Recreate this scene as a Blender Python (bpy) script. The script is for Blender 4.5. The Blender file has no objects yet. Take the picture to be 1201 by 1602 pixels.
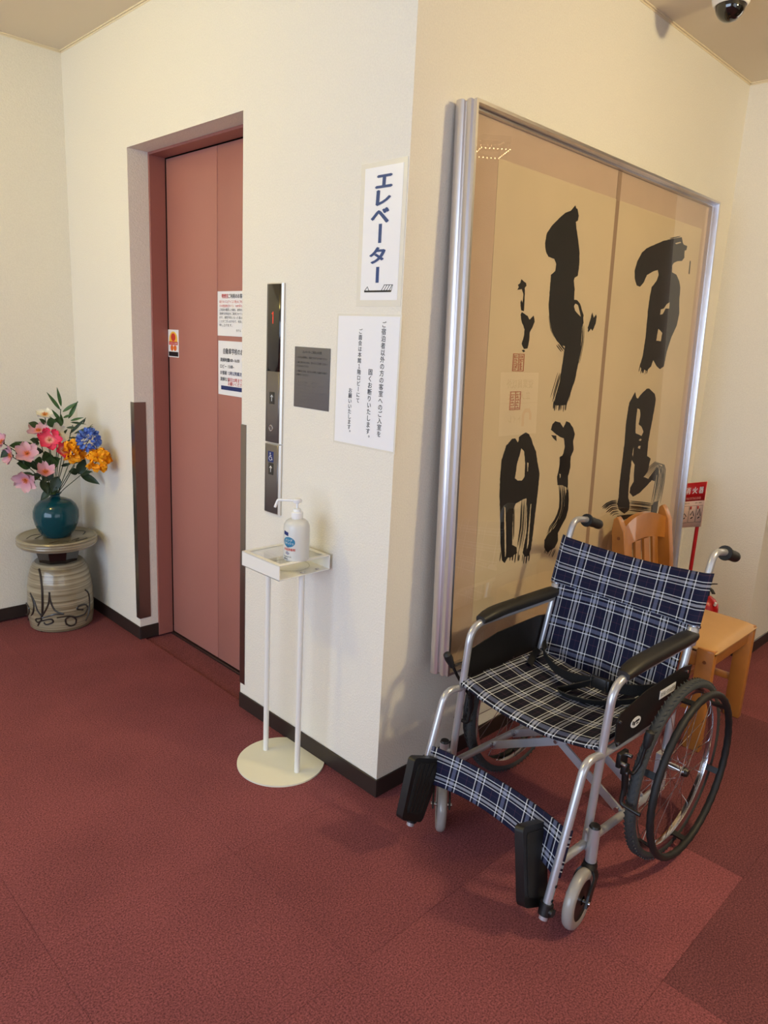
import bpy, bmesh, math, random
from mathutils import Vector, Matrix, Euler, noise
from mathutils.geometry import tessellate_polygon
random.seed(7)
PI = math.pi
SC = bpy.context.scene
C = SC.collection

def lin(c):
    return tuple((v/255/12.92 if v/255 <= .04045 else ((v/255+.055)/1.055)**2.4) for v in c) + (1.0,)

# ------------------------------------------------------------------ camera
CAMP = Vector((-1.4558, -1.4131, 1.4)); CAMR = Euler((1.33964, -0.050102, -0.778821), 'XYZ'); FPX = 1136.945
cd = bpy.data.cameras.new('camera'); cam = bpy.data.objects.new('camera', cd); C.objects.link(cam)
cam.location = CAMP; cam.rotation_euler = CAMR
cd.sensor_fit = 'VERTICAL'; cd.sensor_height = 36; cd.lens = FPX*36/1602; cd.clip_start = .02
SC.camera = cam
RM = CAMR.to_matrix()
def ray(px, py): return RM @ Vector(((px-600.5)/FPX, -(py-801)/FPX, -1))
def hit(px, py, p0, n):
    d = ray(px, py); t = (Vector(p0)-CAMP).dot(n)/d.dot(n); return CAMP + d*t
def on_x(px, py, x): return hit(px, py, (x, 0, 0), Vector((1, 0, 0)))
def on_y(px, py, y): return hit(px, py, (0, y, 0), Vector((0, 1, 0)))
def on_z(px, py, z): return hit(px, py, (0, 0, z), Vector((0, 0, 1)))

# ------------------------------------------------------------------ world, light, exposure
SC.view_settings.view_transform = 'Standard'; SC.view_settings.look = 'None'
SC.view_settings.gamma = 1; SC.view_settings.exposure = 0.0
w = bpy.data.worlds.new('world'); SC.world = w; w.use_nodes = True
w.node_tree.nodes['Background'].inputs[0].default_value = lin((214, 224, 235)); w.node_tree.nodes['Background'].inputs[1].default_value = 1.0
def light(name, kind, loc, energy, color, size=.1, rot=(0, 0, 0), sy=None, spread=None):
    l = bpy.data.lights.new(name, kind); l.energy = energy; l.color = color[:3]
    if kind == 'AREA':
        l.size = size
        if sy: l.shape = 'RECTANGLE'; l.size_y = sy
        if spread: l.spread = spread
    elif kind in ('POINT', 'SPOT'): l.shadow_soft_size = size
    o = bpy.data.objects.new(name, l); C.objects.link(o); o.location = loc; o.rotation_euler = rot
    return o
WIN_E, WIN_C = 146, (.60, .75, 1.0); ENT_E, ENT_C = 20, (.85, .90, 1.0)
LAMP_A = (-1.5, 1.1, 36, (1, .86, .26)); LAMP_C = (.85, -1.78, 92, (1, .82, .46))   # x, y, watts, colour
light('window_daylight', 'AREA', (-4.93, -.9, 1.3), WIN_E, WIN_C, 2.0, (0, -PI/2, 0), 4.2)
light('entrance_daylight', 'AREA', (-2.0, -4.93, 1.3), ENT_E, ENT_C, 3.0, (PI/2, 0, 0), 2.0)

# ------------------------------------------------------------------ materials
MATS = {}
def mat(name, col, rough=.6, metal=0.0, bump=0, bscale=200, var=0, vscale=8, spec=.5, coat=0, emit=None, estr=0, col2=None):
    if name in MATS: return MATS[name]
    m = bpy.data.materials.new(name); m.use_nodes = True; nt = m.node_tree; p = nt.nodes['Principled BSDF']
    p.inputs['Base Color'].default_value = lin(col); p.inputs['Roughness'].default_value = rough; p.inputs['Metallic'].default_value = metal
    p.inputs['Specular IOR Level'].default_value = spec; p.inputs['Coat Weight'].default_value = coat
    if emit: p.inputs['Emission Color'].default_value = lin(emit); p.inputs['Emission Strength'].default_value = estr
    tc = nt.nodes.new('ShaderNodeTexCoord')
    if var or col2:
        n = nt.nodes.new('ShaderNodeTexNoise'); n.inputs['Scale'].default_value = vscale; n.inputs['Detail'].default_value = 4
        nt.links.new(tc.outputs['Object'], n.inputs['Vector'])
        r = nt.nodes.new('ShaderNodeValToRGB'); r.color_ramp.elements[0].position = .3; r.color_ramp.elements[1].position = .7
        a = lin(col); b = lin(col2) if col2 else None
        r.color_ramp.elements[0].color = tuple(x*(1-var) for x in a[:3])+(1,)
        r.color_ramp.elements[1].color = b if b else tuple(min(1, x*(1+var)) for x in a[:3])+(1,)
        nt.links.new(n.outputs['Fac'], r.inputs['Fac']); nt.links.new(r.outputs['Color'], p.inputs['Base Color'])
    if bump:
        n2 = nt.nodes.new('ShaderNodeTexNoise'); n2.inputs['Scale'].default_value = bscale; n2.inputs['Detail'].default_value = 3
        nt.links.new(tc.outputs['Object'], n2.inputs['Vector'])
        b = nt.nodes.new('ShaderNodeBump'); b.inputs['Strength'].default_value = bump; b.inputs['Distance'].default_value = .002
        nt.links.new(n2.outputs['Fac'], b.inputs['Height']); nt.links.new(b.outputs['Normal'], p.inputs['Normal'])
    MATS[name] = m; return m

def carpet(name, col):
    m = mat(name, col, .95, 0, 0, spec=.1); nt = m.node_tree; p = nt.nodes['Principled BSDF']
    g = nt.nodes.new('ShaderNodeNewGeometry')
    n = nt.nodes.new('ShaderNodeTexNoise'); n.inputs['Scale'].default_value = 230; n.inputs['Detail'].default_value = 4; n.inputs['Roughness'].default_value = .75
    n2 = nt.nodes.new('ShaderNodeTexNoise'); n2.inputs['Scale'].default_value = 3.2; n2.inputs['Detail'].default_value = 5
    for q in (n, n2): nt.links.new(g.outputs['Position'], q.inputs['Vector'])
    r = nt.nodes.new('ShaderNodeValToRGB'); a = lin(col)
    r.color_ramp.elements[0].position = .38; r.color_ramp.elements[1].position = .64
    r.color_ramp.elements[0].color = tuple(x*.5 for x in a[:3])+(1,); r.color_ramp.elements[1].color = tuple(x*1.55 for x in a[:3])+(1,)
    nt.links.new(n.outputs['Fac'], r.inputs['Fac'])
    mx = nt.nodes.new('ShaderNodeMix'); mx.data_type = 'RGBA'; mx.blend_type = 'MULTIPLY'; mx.inputs['Factor'].default_value = 1
    r2 = nt.nodes.new('ShaderNodeValToRGB'); r2.color_ramp.elements[0].position = .3; r2.color_ramp.elements[1].position = .7
    r2.color_ramp.elements[0].color = (.86, .86, .86, 1); r2.color_ramp.elements[1].color = (1.08, 1.06, 1.05, 1)
    nt.links.new(n2.outputs['Fac'], r2.inputs['Fac'])
    nt.links.new(r.outputs['Color'], mx.inputs[6]); nt.links.new(r2.outputs['Color'], mx.inputs[7]); nt.links.new(mx.outputs[2], p.inputs['Base Color'])
    b = nt.nodes.new('ShaderNodeBump'); b.inputs['Strength'].default_value = .7; b.inputs['Distance'].default_value = .003
    nt.links.new(n.outputs['Fac'], b.inputs['Height']); nt.links.new(b.outputs['Normal'], p.inputs['Normal'])
    return m

def glass_mat(name, ior=1.5, tint=(255, 255, 255), rough=0.0):
    m = bpy.data.materials.new(name); m.use_nodes = True; nt = m.node_tree; nt.nodes.clear()
    o = nt.nodes.new('ShaderNodeOutputMaterial'); mix = nt.nodes.new('ShaderNodeMixShader'); f = nt.nodes.new('ShaderNodeFresnel'); f.inputs['IOR'].default_value = ior
    t = nt.nodes.new('ShaderNodeBsdfTransparent'); t.inputs['Color'].default_value = lin(tint)
    g = nt.nodes.new('ShaderNodeBsdfGlossy'); g.inputs['Roughness'].default_value = rough
    ge = nt.nodes.new('ShaderNodeNewGeometry'); iv = nt.nodes.new('ShaderNodeMath'); iv.operation = 'SUBTRACT'; iv.inputs[0].default_value = 1; nt.links.new(ge.outputs['Backfacing'], iv.inputs[1])
    mu = nt.nodes.new('ShaderNodeMath'); mu.operation = 'MULTIPLY'; nt.links.new(f.outputs[0], mu.inputs[0]); nt.links.new(iv.outputs[0], mu.inputs[1])
    nt.links.new(mu.outputs[0], mix.inputs[0]); nt.links.new(t.outputs[0], mix.inputs[1]); nt.links.new(g.outputs[0], mix.inputs[2]); nt.links.new(mix.outputs[0], o.inputs[0])
    MATS[name] = m; return m

def plaid(name, swap=False, base=(24, 27, 52)):
    """Woven check on the UV map (metres). Axis 0: 89 mm repeat, axis 1: 58 mm repeat; swap exchanges them."""
    m = mat(name, base, .85, 0, .25, 900, spec=.2); nt = m.node_tree; p = nt.nodes['Principled BSDF']
    uv = nt.nodes.new('ShaderNodeUVMap'); sp = nt.nodes.new('ShaderNodeSeparateXYZ'); nt.links.new(uv.outputs[0], sp.inputs[0])
    nav = lin(base); wh = lin((232, 236, 242)); bk = lin((8, 8, 12)); bl = lin((104, 112, 142)); rd = lin((78, 52, 72)); gy = lin((176, 180, 192))
    def stripe(sock, per, bands):
        d = nt.nodes.new('ShaderNodeMath'); d.operation = 'DIVIDE'; d.inputs[1].default_value = per; nt.links.new(sock, d.inputs[0])
        fr = nt.nodes.new('ShaderNodeMath'); fr.operation = 'FRACT'; nt.links.new(d.outputs[0], fr.inputs[0])
        r = nt.nodes.new('ShaderNodeValToRGB'); cr = r.color_ramp; cr.interpolation = 'CONSTANT'
        tot = sum(b[0] for b in bands)/per; x = .5-tot/2
        cr.elements[0].position = 0; cr.elements[0].color = nav
        e = cr.elements[1]; e.position = .015; e.color = rd
        e = cr.elements.new(.032); e.color = nav
        for wd, col in bands:
            e = cr.elements.new(x); e.color = col; x += wd/per
        e = cr.elements.new(x); e.color = nav
        nt.links.new(fr.outputs[0], r.inputs['Fac']); return r.outputs['Color']
    A = [(.003, wh), (.0065, bk), (.0125, bl), (.0065, bk), (.003, wh)]
    Bq = [(.0026, wh), (.0055, bk), (.008, gy), (.0055, bk), (.0026, wh)]
    a = stripe(sp.outputs[1 if swap else 0], .089, A); b = stripe(sp.outputs[0 if swap else 1], .058, Bq)
    mx = nt.nodes.new('ShaderNodeMix'); mx.data_type = 'RGBA'; mx.inputs['Factor'].default_value = .5
    nt.links.new(a, mx.inputs[6]); nt.links.new(b, mx.inputs[7]); nt.links.new(mx.outputs[2], p.inputs['Base Color'])
    return m

M_wall = mat('wallpaper', (232, 227, 214), .85, 0, .9, 170, .035, 210, spec=.2)
M_ceil = mat('ceiling_paint', (226, 214, 192), .9, 0, .15, 200, spec=.2)
M_base = mat('baseboard_vinyl', (46, 36, 32), .45)
M_trim = mat('trim_paint', (226, 212, 182), .6)
M_steel = mat('brushed_steel', (150, 142, 136), .32, 1.0, .05, 400)
M_doorp = mat('elevator_paint', (172, 116, 105), .38, 0, .05, 60, .03, 3, spec=.4)
M_jamb = mat('elevator_jamb_paint', (156, 98, 88), .4, spec=.4)
M_black = mat('black_plastic', (16, 16, 17), .42, 0, .1, 500)
M_rubber = mat('black_rubber', (22, 22, 23), .6)
M_gap = mat('dark_gap', (14, 10, 9), .9)
M_paper = mat('laminated_paper', (238, 238, 240), .32, coat=.25)
M_lam = mat('laminate_film', (226, 221, 206), .22, coat=.4)
M_inkbk = mat('black_print', (18, 18, 22), .5)
M_inkbl = mat('blue_print', (34, 66, 122), .5)
M_inkrd = mat('red_print', (206, 62, 48), .5)
M_inknv = mat('navy_print', (20, 42, 104), .5)
M_silver = mat('silver_paint', (190, 192, 198), .28, .55)
M_chrome = mat('chrome', (205, 205, 210), .16, 1.0)
M_white = mat('white_enamel', (236, 234, 226), .35, coat=.2)
M_alu = mat('anodised_aluminium', (214, 212, 214), .32, 1.0, .02, 300)
M_wood = mat('varnished_wood', (176, 114, 50), .35, 0, .05, 90, .14, 9, coat=.3)
M_ink = mat('sumi_ink', (16, 15, 14), .75)
M_pap2 = mat('calligraphy_paper', (214, 194, 158), .9, 0, .1, 300, .03, 6)
M_mat = mat('linen_mount', (200, 174, 148), .9, 0, .35, 500, .03, 10)
M_red = mat('red_paint', (178, 20, 26), .35)
M_glass = glass_mat('picture_glass', 1.75)
M_acr = glass_mat('clear_acrylic', 1.4, (246, 246, 244))

# ------------------------------------------------------------------ mesh helpers
class B:
    def __init__(s): s.bm = bmesh.new()
    def box(s, a, b, bev=0, seg=2):
        t = bmesh.new(); bmesh.ops.create_cube(t, size=1)
        a = Vector(a); b = Vector(b); c = (a+b)/2; d = b-a
        for v in t.verts: v.co = Vector((v.co.x*d.x, v.co.y*d.y, v.co.z*d.z))+c
        if bev: bmesh.ops.bevel(t, geom=t.edges[:], offset=bev, segments=seg, affect='EDGES', profile=.5)
        return s.merge(t)
    def merge(s, t, M=None):
        me = bpy.data.meshes.new('t'); t.to_mesh(me); t.free()
        if M is not None: me.transform(M)
        s.bm.from_mesh(me); bpy.data.meshes.remove(me); return s
    def add(s, other, M=None): return s.merge(other.bm, M)
    def tube(s, pts, r, seg=10, closed=False, caps=True, flat=None):
        pts = [Vector(p) for p in pts]; n = len(pts); rs = r if isinstance(r, (list, tuple)) else [r]*n
        bm = s.bm; rings = []; up = None
        for i, p in enumerate(pts):
            if closed: t = pts[(i+1) % n]-pts[i-1]
            else: t = pts[min(i+1, n-1)]-pts[max(i-1, 0)]
            t.normalize()
            if up is None:
                up = t.orthogonal().normalized() if flat is None else (Vector(flat)-t*t.dot(Vector(flat))).normalized()
            else:
                up = up-t*up.dot(t); up.normalize()
            sd = t.cross(up)
            rings.append([bm.verts.new(p+(up*math.cos(a)+sd*math.sin(a))*rs[i]) for a in [2*PI*k/seg for k in range(seg)]])
        for i in range(n if closed else n-1):
            A = rings[i]; Bb = rings[(i+1) % n]
            for k in range(seg): bm.faces.new((A[k], A[(k+1) % seg], Bb[(k+1) % seg], Bb[k]))
        if caps and not closed:
            bm.faces.new(rings[0][::-1]); bm.faces.new(rings[-1])
        return s
    def cyl(s, p0, p1, r0, r1=None, seg=20): return s.tube([p0, p1], [r0, r1 if r1 is not None else r0], seg)
    def strip(s, pts, wv, th):      # flat bar: rectangle cross-section, wv = width vector, th = thickness
        pts = [Vector(p) for p in pts]; wv = Vector(wv); bm = s.bm; rings = []
        for i, p in enumerate(pts):
            t = (pts[min(i+1, len(pts)-1)]-pts[max(i-1, 0)]).normalized(); nv = t.cross(wv).normalized()*th/2; h = wv/2
            rings.append([bm.verts.new(p+h+nv), bm.verts.new(p+h-nv), bm.verts.new(p-h-nv), bm.verts.new(p-h+nv)])
        for A, Bb in zip(rings, rings[1:]):
            for k in range(4): bm.faces.new((A[k], A[(k+1) % 4], Bb[(k+1) % 4], Bb[k]))
        bm.faces.new(rings[0][::-1]); bm.faces.new(rings[-1]); return s
    def lathe(s, prof, seg=40, c=(0, 0, 0)):
        bm = s.bm; c = Vector(c); rings = []
        for r, z in prof:
            if r < 1e-6: rings.append([bm.verts.new(c+Vector((0, 0, z)))])
            else: rings.append([bm.verts.new(c+Vector((r*math.cos(2*PI*k/seg), r*math.sin(2*PI*k/seg), z))) for k in range(seg)])
        for A, Bb in zip(rings, rings[1:]):
            for k in range(seg):
                k2 = (k+1) % seg
                if len(A) == 1 and len(Bb) == 1: continue
                if len(A) == 1: bm.faces.new((A[0], Bb[k2], Bb[k]))
                elif len(Bb) == 1: bm.faces.new((A[k], A[k2], Bb[0]))
                else: bm.faces.new((A[k], A[k2], Bb[k2], Bb[k]))
        return s
    def prism(s, poly, fn, d0, d1, holes=()):   # polygon(s) in 2D, fn(x,y,d)->point
        loops = [list(poly)]+[list(h) for h in holes]; bm = s.bm
        vs0 = [[bm.verts.new(fn(x, y, d0)) for x, y in L] for L in loops]; vs1 = [[bm.verts.new(fn(x, y, d1)) for x, y in L] for L in loops]
        f0 = sum(vs0, []); f1 = sum(vs1, [])
        for t in tessellate_polygon([[Vector((x, y, 0)) for x, y in L] for L in loops]):
            try: bm.faces.new([f0[i] for i in t]); bm.faces.new([f1[i] for i in t][::-1])
            except ValueError: pass
        for a, b in zip(vs0, vs1):
            for k in range(len(a)):
                k2 = (k+1) % len(a)
                try: bm.faces.new((a[k], b[k], b[k2], a[k2]))
                except ValueError: pass
        return s
    def sheet(s, fn, nu, nv, uvs=None):         # fn(i/nu, j/nv) -> point ; writes uv
        bm = s.bm; L = bm.loops.layers.uv.verify()
        g = [[bm.verts.new(fn(i/nu, j/nv)) for j in range(nv+1)] for i in range(nu+1)]
        for i in range(nu):
            for j in range(nv):
                f = bm.faces.new((g[i][j], g[i+1][j], g[i+1][j+1], g[i][j+1]))
                if uvs:
                    for l, (a, b) in zip(f.loops, ((i, j), (i+1, j), (i+1, j+1), (i, j+1))): l[L].uv = uvs(a/nu, b/nv)
        return s
    def out(s, name, m, parent=None, off=None, smooth=True, angle=38, solid=0, recalc=True):
        if recalc: bmesh.ops.recalc_face_normals(s.bm, faces=s.bm.faces[:])
        me = bpy.data.meshes.new(name); s.bm.to_mesh(me); s.bm.free()
        if off is not None: me.transform(Matrix.Translation(-Vector(off)))
        o = link(name, me, m, parent)
        if smooth:
            me.polygons.foreach_set('use_smooth', [True]*len(me.polygons)); me.set_sharp_from_angle(angle=math.radians(angle))
        if solid:
            md = o.modifiers.new('solid', 'SOLIDIFY'); md.thickness = solid; md.offset = 0
        return o
def link(name, me, m, parent=None):
    if m and not me.materials: me.materials.append(m)
    o = bpy.data.objects.new(name, me); C.objects.link(o)
    if parent: o.parent = parent
    return o
def fillet(pts, rad, n=6):
    pts = [Vector(p) for p in pts]; out = [pts[0]]
    for i in range(1, len(pts)-1):
        a, b, c = pts[i-1], pts[i], pts[i+1]; u = (a-b); v = (c-b); lu, lv = u.length, v.length; u.normalize(); v.normalize()
        ang = u.angle(v); t = min(rad/math.tan(ang/2), lu*.48, lv*.48)
        p, q = b+u*t, b+v*t
        for k in range(n+1):
            x = k/n; out.append(p*(1-x)**2+b*2*x*(1-x)+q*x*x)
    out.append(pts[-1]); return out
def tag(o, label, cat, group=None):
    o['label'] = label; o['category'] = cat
    if group: o['group'] = group
    return o
def thing(name, label, cat, loc=(0, 0, 0), rot=(0, 0, 0), group=None):
    o = bpy.data.objects.new(name, None); C.objects.link(o); o.location = loc; o.rotation_euler = rot; o.empty_display_size = .05
    return tag(o, label, cat, group)
def struct(o): o['kind'] = 'structure'; return o
def plane_thing(name, label, cat, c, ex, ey, group=None):
    """Empty whose local XY plane lies on a wall: ex = reading direction, ey = up."""
    ex = Vector(ex).normalized(); ey = Vector(ey).normalized(); n = ex.cross(ey)
    o = thing(name, label, cat, c, Matrix((ex, ey, n)).transposed().to_euler(), group); return o
_dg = None
def text_mesh(s, bold=0.0):
    cu = bpy.data.curves.new('txt', 'FONT'); cu.body = s; cu.size = 1; cu.align_x = 'LEFT'; cu.resolution_u = 3
    o = bpy.data.objects.new('txt', cu); C.objects.link(o)
    dg = bpy.context.evaluated_depsgraph_get(); dg.update()
    me = bpy.data.meshes.new_from_object(o.evaluated_get(dg))
    bpy.data.objects.remove(o); bpy.data.curves.remove(cu)
    if bold:      # heavier strokes: overlay shifted copies (an outline offset breaks dense characters)
        bm = bmesh.new()
        for dx, dy, dz in ((-bold, 0, 0), (bold, 0, .006), (0, bold*.6, .012), (0, -bold*.6, .018)):
            n0 = len(bm.verts); bm.from_mesh(me); bm.verts.ensure_lookup_table()
            for v in bm.verts[n0:]: v.co.x += dx; v.co.y += dy; v.co.z += dz
        bm.to_mesh(me); bm.free()
    return me
def mesh_bounds(me):
    xs = [v.co.x for v in me.vertices]; ys = [v.co.y for v in me.vertices]
    return (min(xs), max(xs), min(ys), max(ys)) if xs else (0, 1, 0, 1)
def text(s, m, parent, x0, yc, h=None, wd=None, z=.0006, bold=.0, name='lettering', em=None, shear=0):
    """One line of lettering starting at x0, centred on yc; width wd (fit) and/or em size."""
    me = text_mesh(s, bold); a, b, c, d = mesh_bounds(me)
    sx = sy = em if em else 1
    if wd: sx = wd/(b-a)
    if h: sy = h/(d-c)
    if wd and not h and not em: sy = sx
    if em and wd: sy = em
    T = Matrix.Translation((x0, yc, z)) @ Matrix.Diagonal((sx, sy, sx, 1)) @ Matrix.Translation((-a, -(c+d)/2, 0))
    me.transform(T)
    if not me.materials: me.materials.append(m)
    else: me.materials[0] = m
    return link(name, me, m, parent)
def vtext(s, m, parent, xc, y0, y1, em, z=.0006, bold=.01, name='lettering', gw=1.0):
    """Vertical column of characters centred on xc, from y0 (top) to y1 (bottom)."""
    b = B(); n = len(s); st = (y0-y1)/n
    for i, ch in enumerate(s):
        if ch == ' ': continue
        me = text_mesh(ch, bold); yc = y0-st*(i+.5)
        M = Matrix.Translation((xc, yc, z)) @ Matrix.Diagonal((em*gw, em, em, 1))
        if ch == 'ー': M = M @ Matrix.Rotation(-PI/2, 4, 'Z') @ Matrix.Diagonal((1, -1, 1, 1))
        if ch in '。、': M = M @ Matrix.Translation((.6, .5, 0))
        me.transform(M @ Matrix.Translation((-.5, -.38, 0))); b.bm.from_mesh(me); bpy.data.meshes.remove(me)
    return b.out(name, m, parent, smooth=False, recalc=False)
def rect(b, x0, y0, x1, y1, z0, z1, bev=0): return b.box((x0, y0, z0), (x1, y1, z1), bev)
def copies(o, n):  # n copies of one part sharing its mesh
    r = [o]
    for _ in range(n-1):
        c = o.copy(); C.objects.link(c); r.append(c)
    return r

# ================================================================== THE SETTING
H = 2.569; YL = 2.168; XR = 2.096; Y1 = .755; Y2 = 1.569; HO = 2.097
XW = -5.0; YB = -5.0; XE = 6.2; YC = -1.55
floor = struct(B().box((XW-.1, YB-.1, -.10), (XE+.1, YL+.1, -.008)).out('floor', carpet('carpet_base', (128, 76, 80)), smooth=False))
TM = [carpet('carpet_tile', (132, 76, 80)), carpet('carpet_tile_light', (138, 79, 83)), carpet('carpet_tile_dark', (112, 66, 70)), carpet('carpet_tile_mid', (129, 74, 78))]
TME = []
for m in TM:
    b = B().box((.0002, .0002, -.0079), (.4998, .4998, 0), .0006, 1); me = bpy.data.meshes.new('carpet_tile'); b.bm.to_mesh(me); b.bm.free(); me.materials.append(m); TME.append(me)
rt = random.Random(3)
for i in range(-6, 5):
    for j in range(-4, 7):
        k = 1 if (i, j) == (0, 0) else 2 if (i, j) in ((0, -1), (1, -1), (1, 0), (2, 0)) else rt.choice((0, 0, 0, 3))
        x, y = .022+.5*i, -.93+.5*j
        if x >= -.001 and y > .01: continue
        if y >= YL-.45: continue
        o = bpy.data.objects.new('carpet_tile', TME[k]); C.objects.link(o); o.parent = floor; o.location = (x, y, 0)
        if (i+j) % 2: o.rotation_euler = (0, 0, PI/2); o.location.x += .5
b = B().box((XW-.1, YB-.1, H), (XE+.1, YL+.1, H+.1)); ceiling = struct(b.out('ceiling', M_ceil, smooth=False))
b = B()
b.box((0, 0, 0), (.16, Y1, H)); b.box((0, Y2, 0), (.16, YL, H)); b.box((0, Y1, HO), (.16, Y2, H))
wall_e = struct(b.out('wall_elevator', M_wall, smooth=False))
struct(B().box((.16, 0, 0), (XR, .16, H)).out('wall_painting', M_wall, smooth=False))
struct(B().box((XR, -.367, 0), (XE, .16, H)).out('wall_right', M_wall, smooth=False))
struct(B().box((XW, YL, 0), (.16, YL+.1, H)).out('wall_left', M_wall, smooth=False))
struct(B().box((1.75, YC-.14, 0), (XE, YC, H)).out('wall_corridor', mat('dark_wood_panelling', (96, 72, 52), .5, 0, .1, 40, .15, 6), smooth=False))
struct(B().box((XE, YB, 0), (XE+.1, .16, H)).out('wall_end', M_wall, smooth=False))
b = B()  # wall with the big window
b.box((XW-.1, YB, 0), (XW, -3.0, H)); b.box((XW-.1, 1.2, 0), (XW, YL, H)); b.box((XW-.1, -3.0, 0), (XW, 1.2, .3)); b.box((XW-.1, -3.0, 2.3), (XW, 1.2, H))
struct(b.out('wall_front', M_wall, smooth=False))
b = B()
b.box((XW, YB-.1, 0), (-3.5, YB, H)); b.box((-.5, YB-.1, 0), (XE, YB, H)); b.box((-3.5, YB-.1, 2.3), (-.5, YB, H))
struct(b.out('wall_back', M_wall, smooth=False))
M_wglass = glass_mat('window_glass', 1.45)
def window(name, axis, a, bb, z0, z1, at, n):
    r = B(); f = .05
    P = (lambda u, z, d: (at+d, u, z)) if axis == 'y' else (lambda u, z, d: (u, at+d, z))
    def bar(u0, u1, z0_, z1_):
        p, q = P(u0, z0_, -.06), P(u1, z1_, -.01); r.box([min(x, y) for x, y in zip(p, q)], [max(x, y) for x, y in zip(p, q)])
    bar(a, bb, z0, z0+f); bar(a, bb, z1-f, z1)
    for k in range(n+1):
        u = a+(bb-a-f)*k/n; bar(u, u+f, z0+f, z1-f)
    o = struct(r.out(name, M_alu, smooth=False))
    for k in range(n):
        u0 = a+(bb-a-f)*k/n+f; u1 = a+(bb-a-f)*(k+1)/n
        p, q = P(u0, z0+f, -.037), P(u1, z1-f, -.033)
        B().box([min(x, y) for x, y in zip(p, q)], [max(x, y) for x, y in zip(p, q)]).out('pane', M_wglass, o, smooth=False)
    return o
window('window_1', 'y', -3.0, 1.2, .3, 2.3, XW, 4)
window('window_2', 'x', -3.5, -.5, 0, 2.3, YB, 3)
# added glowing panel for the brightly lit far end of the corridor wall (seen only as a reflection in the picture glass)
M_litwall = mat('lit_wall_glow', (235, 235, 232), .5, emit=(250, 240, 228), estr=2.8)
o = B().box((4.68, YC, .03), (6.1, YC+.03, 2.52)).out('glow_panel', M_litwall, smooth=False); struct(o)

# baseboards
def base(name, segs):
    b = B()
    for a, c in segs: b.box(a, c, .0015, 1)
    return struct(b.out(name, M_base, smooth=False))
T = .006; HB = .0605
base('baseboard_elevator', [((-T, -T, 0), (0, Y1, HB)), ((-T, Y2-T, 0), (0, YL-T, HB)), ((0, Y2-T, 0), (.09, Y2, HB))])
base('baseboard_painting', [((0, -T, 0), (XR-T, 0, HB))])
base('baseboard_right', [((XR-T, -.367-T, 0), (XR, 0, HB)), ((XR, -.367-T, 0), (XE, -.367, HB))])
base('baseboard_left', [((XW, YL-T, 0), (0, YL, HB))])
base('baseboard_corridor', [((1.75, YC, 0), (4.66, YC+T, HB))])
# thin ceiling moulding: a pale bead with a shadow groove
def crown(name, a, c, n):
    a = Vector(a); c = Vector(c); n = Vector(n); b = B()
    def slab(d, z0, z1):
        p, q = a.copy(), c+n*d; lo = [min(x, y) for x, y in zip(p, q)]; hi = [max(x, y) for x, y in zip(p, q)]; lo[2] = z0; hi[2] = z1
        b.box(lo, hi)
    slab(.007, H-.005, H); slab(.0015, H-.011, H-.005)
    return struct(b.out(name, M_trim, smooth=False))
crown('trim_1', (0, 0, H), (0, YL, H), (-1, 0, 0)); crown('trim_2', (0, 0, H), (XR, 0, H), (0, -1, 0))
crown('trim_3', (XR, 0, H), (XR, -.367, H), (-1, 0, 0)); crown('trim_4', (XW, YL, H), (0, YL, H), (0, -1, 0))
# stainless corner guards
def guard(name, y, s):
    b = B(); t = .0022
    b.box((-t, min(y, y+s*.03), .10), (0, max(y, y+s*.03), 1.09)); b.box((-t, min(y-s*t, y), .10), (.052, max(y-s*t, y), 1.09))
    return struct(b.out(name, M_steel, smooth=False))
guard('trim_5', Y2, 1); guard('trim_6', Y1, -1)

# ------------------------------------------------------------------ elevator doorway
door = B()
door.box((.09, Y2-.006, 0), (.152, Y2+.05, HO-.006)); door.box((.09, Y1-.05, 0), (.152, Y1+.006, HO-.006)); door.box((.09, Y1-.05, HO-.006), (.152, Y2+.05, HO+.03))
# keep the lining inside the wall thickness: cut to the opening
door = B(); door.box((.088, Y2-.010, .0005), (.1595, Y2, HO), .001, 1); door.box((.088, Y1, .0005), (.1595, Y1+.010, HO), .001, 1); door.box((.088, Y1+.010, HO-.010), (.1595, Y2-.010, HO), .001, 1)
door = struct(door.out('door_1', M_jamb, smooth=False))
ym = 1.166
for a, c in ((ym+.0012, Y2-.016), (Y1+.016, ym-.0012)):
    B().box((.160, a, .006), (.190, c, HO-.014), .002, 2).out('door_panel', M_doorp, door)
B().box((.192, Y1, -.004), (.20, Y2, HO)).out('door_gap_shade', M_gap, door, smooth=False)  # dark sheet standing in for the shade in the door gaps
B().box((.150, Y1+.012, -.0075), (.19, Y2-.012, .002), .001, 1).out('door_sill', mat('sill_steel', (96, 82, 78), .4, .9), door)
struct(B().box((.20, Y1-.2, 0), (.30, Y2+.2, H)).out('wall_shaft', M_gap, smooth=False))

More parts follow.
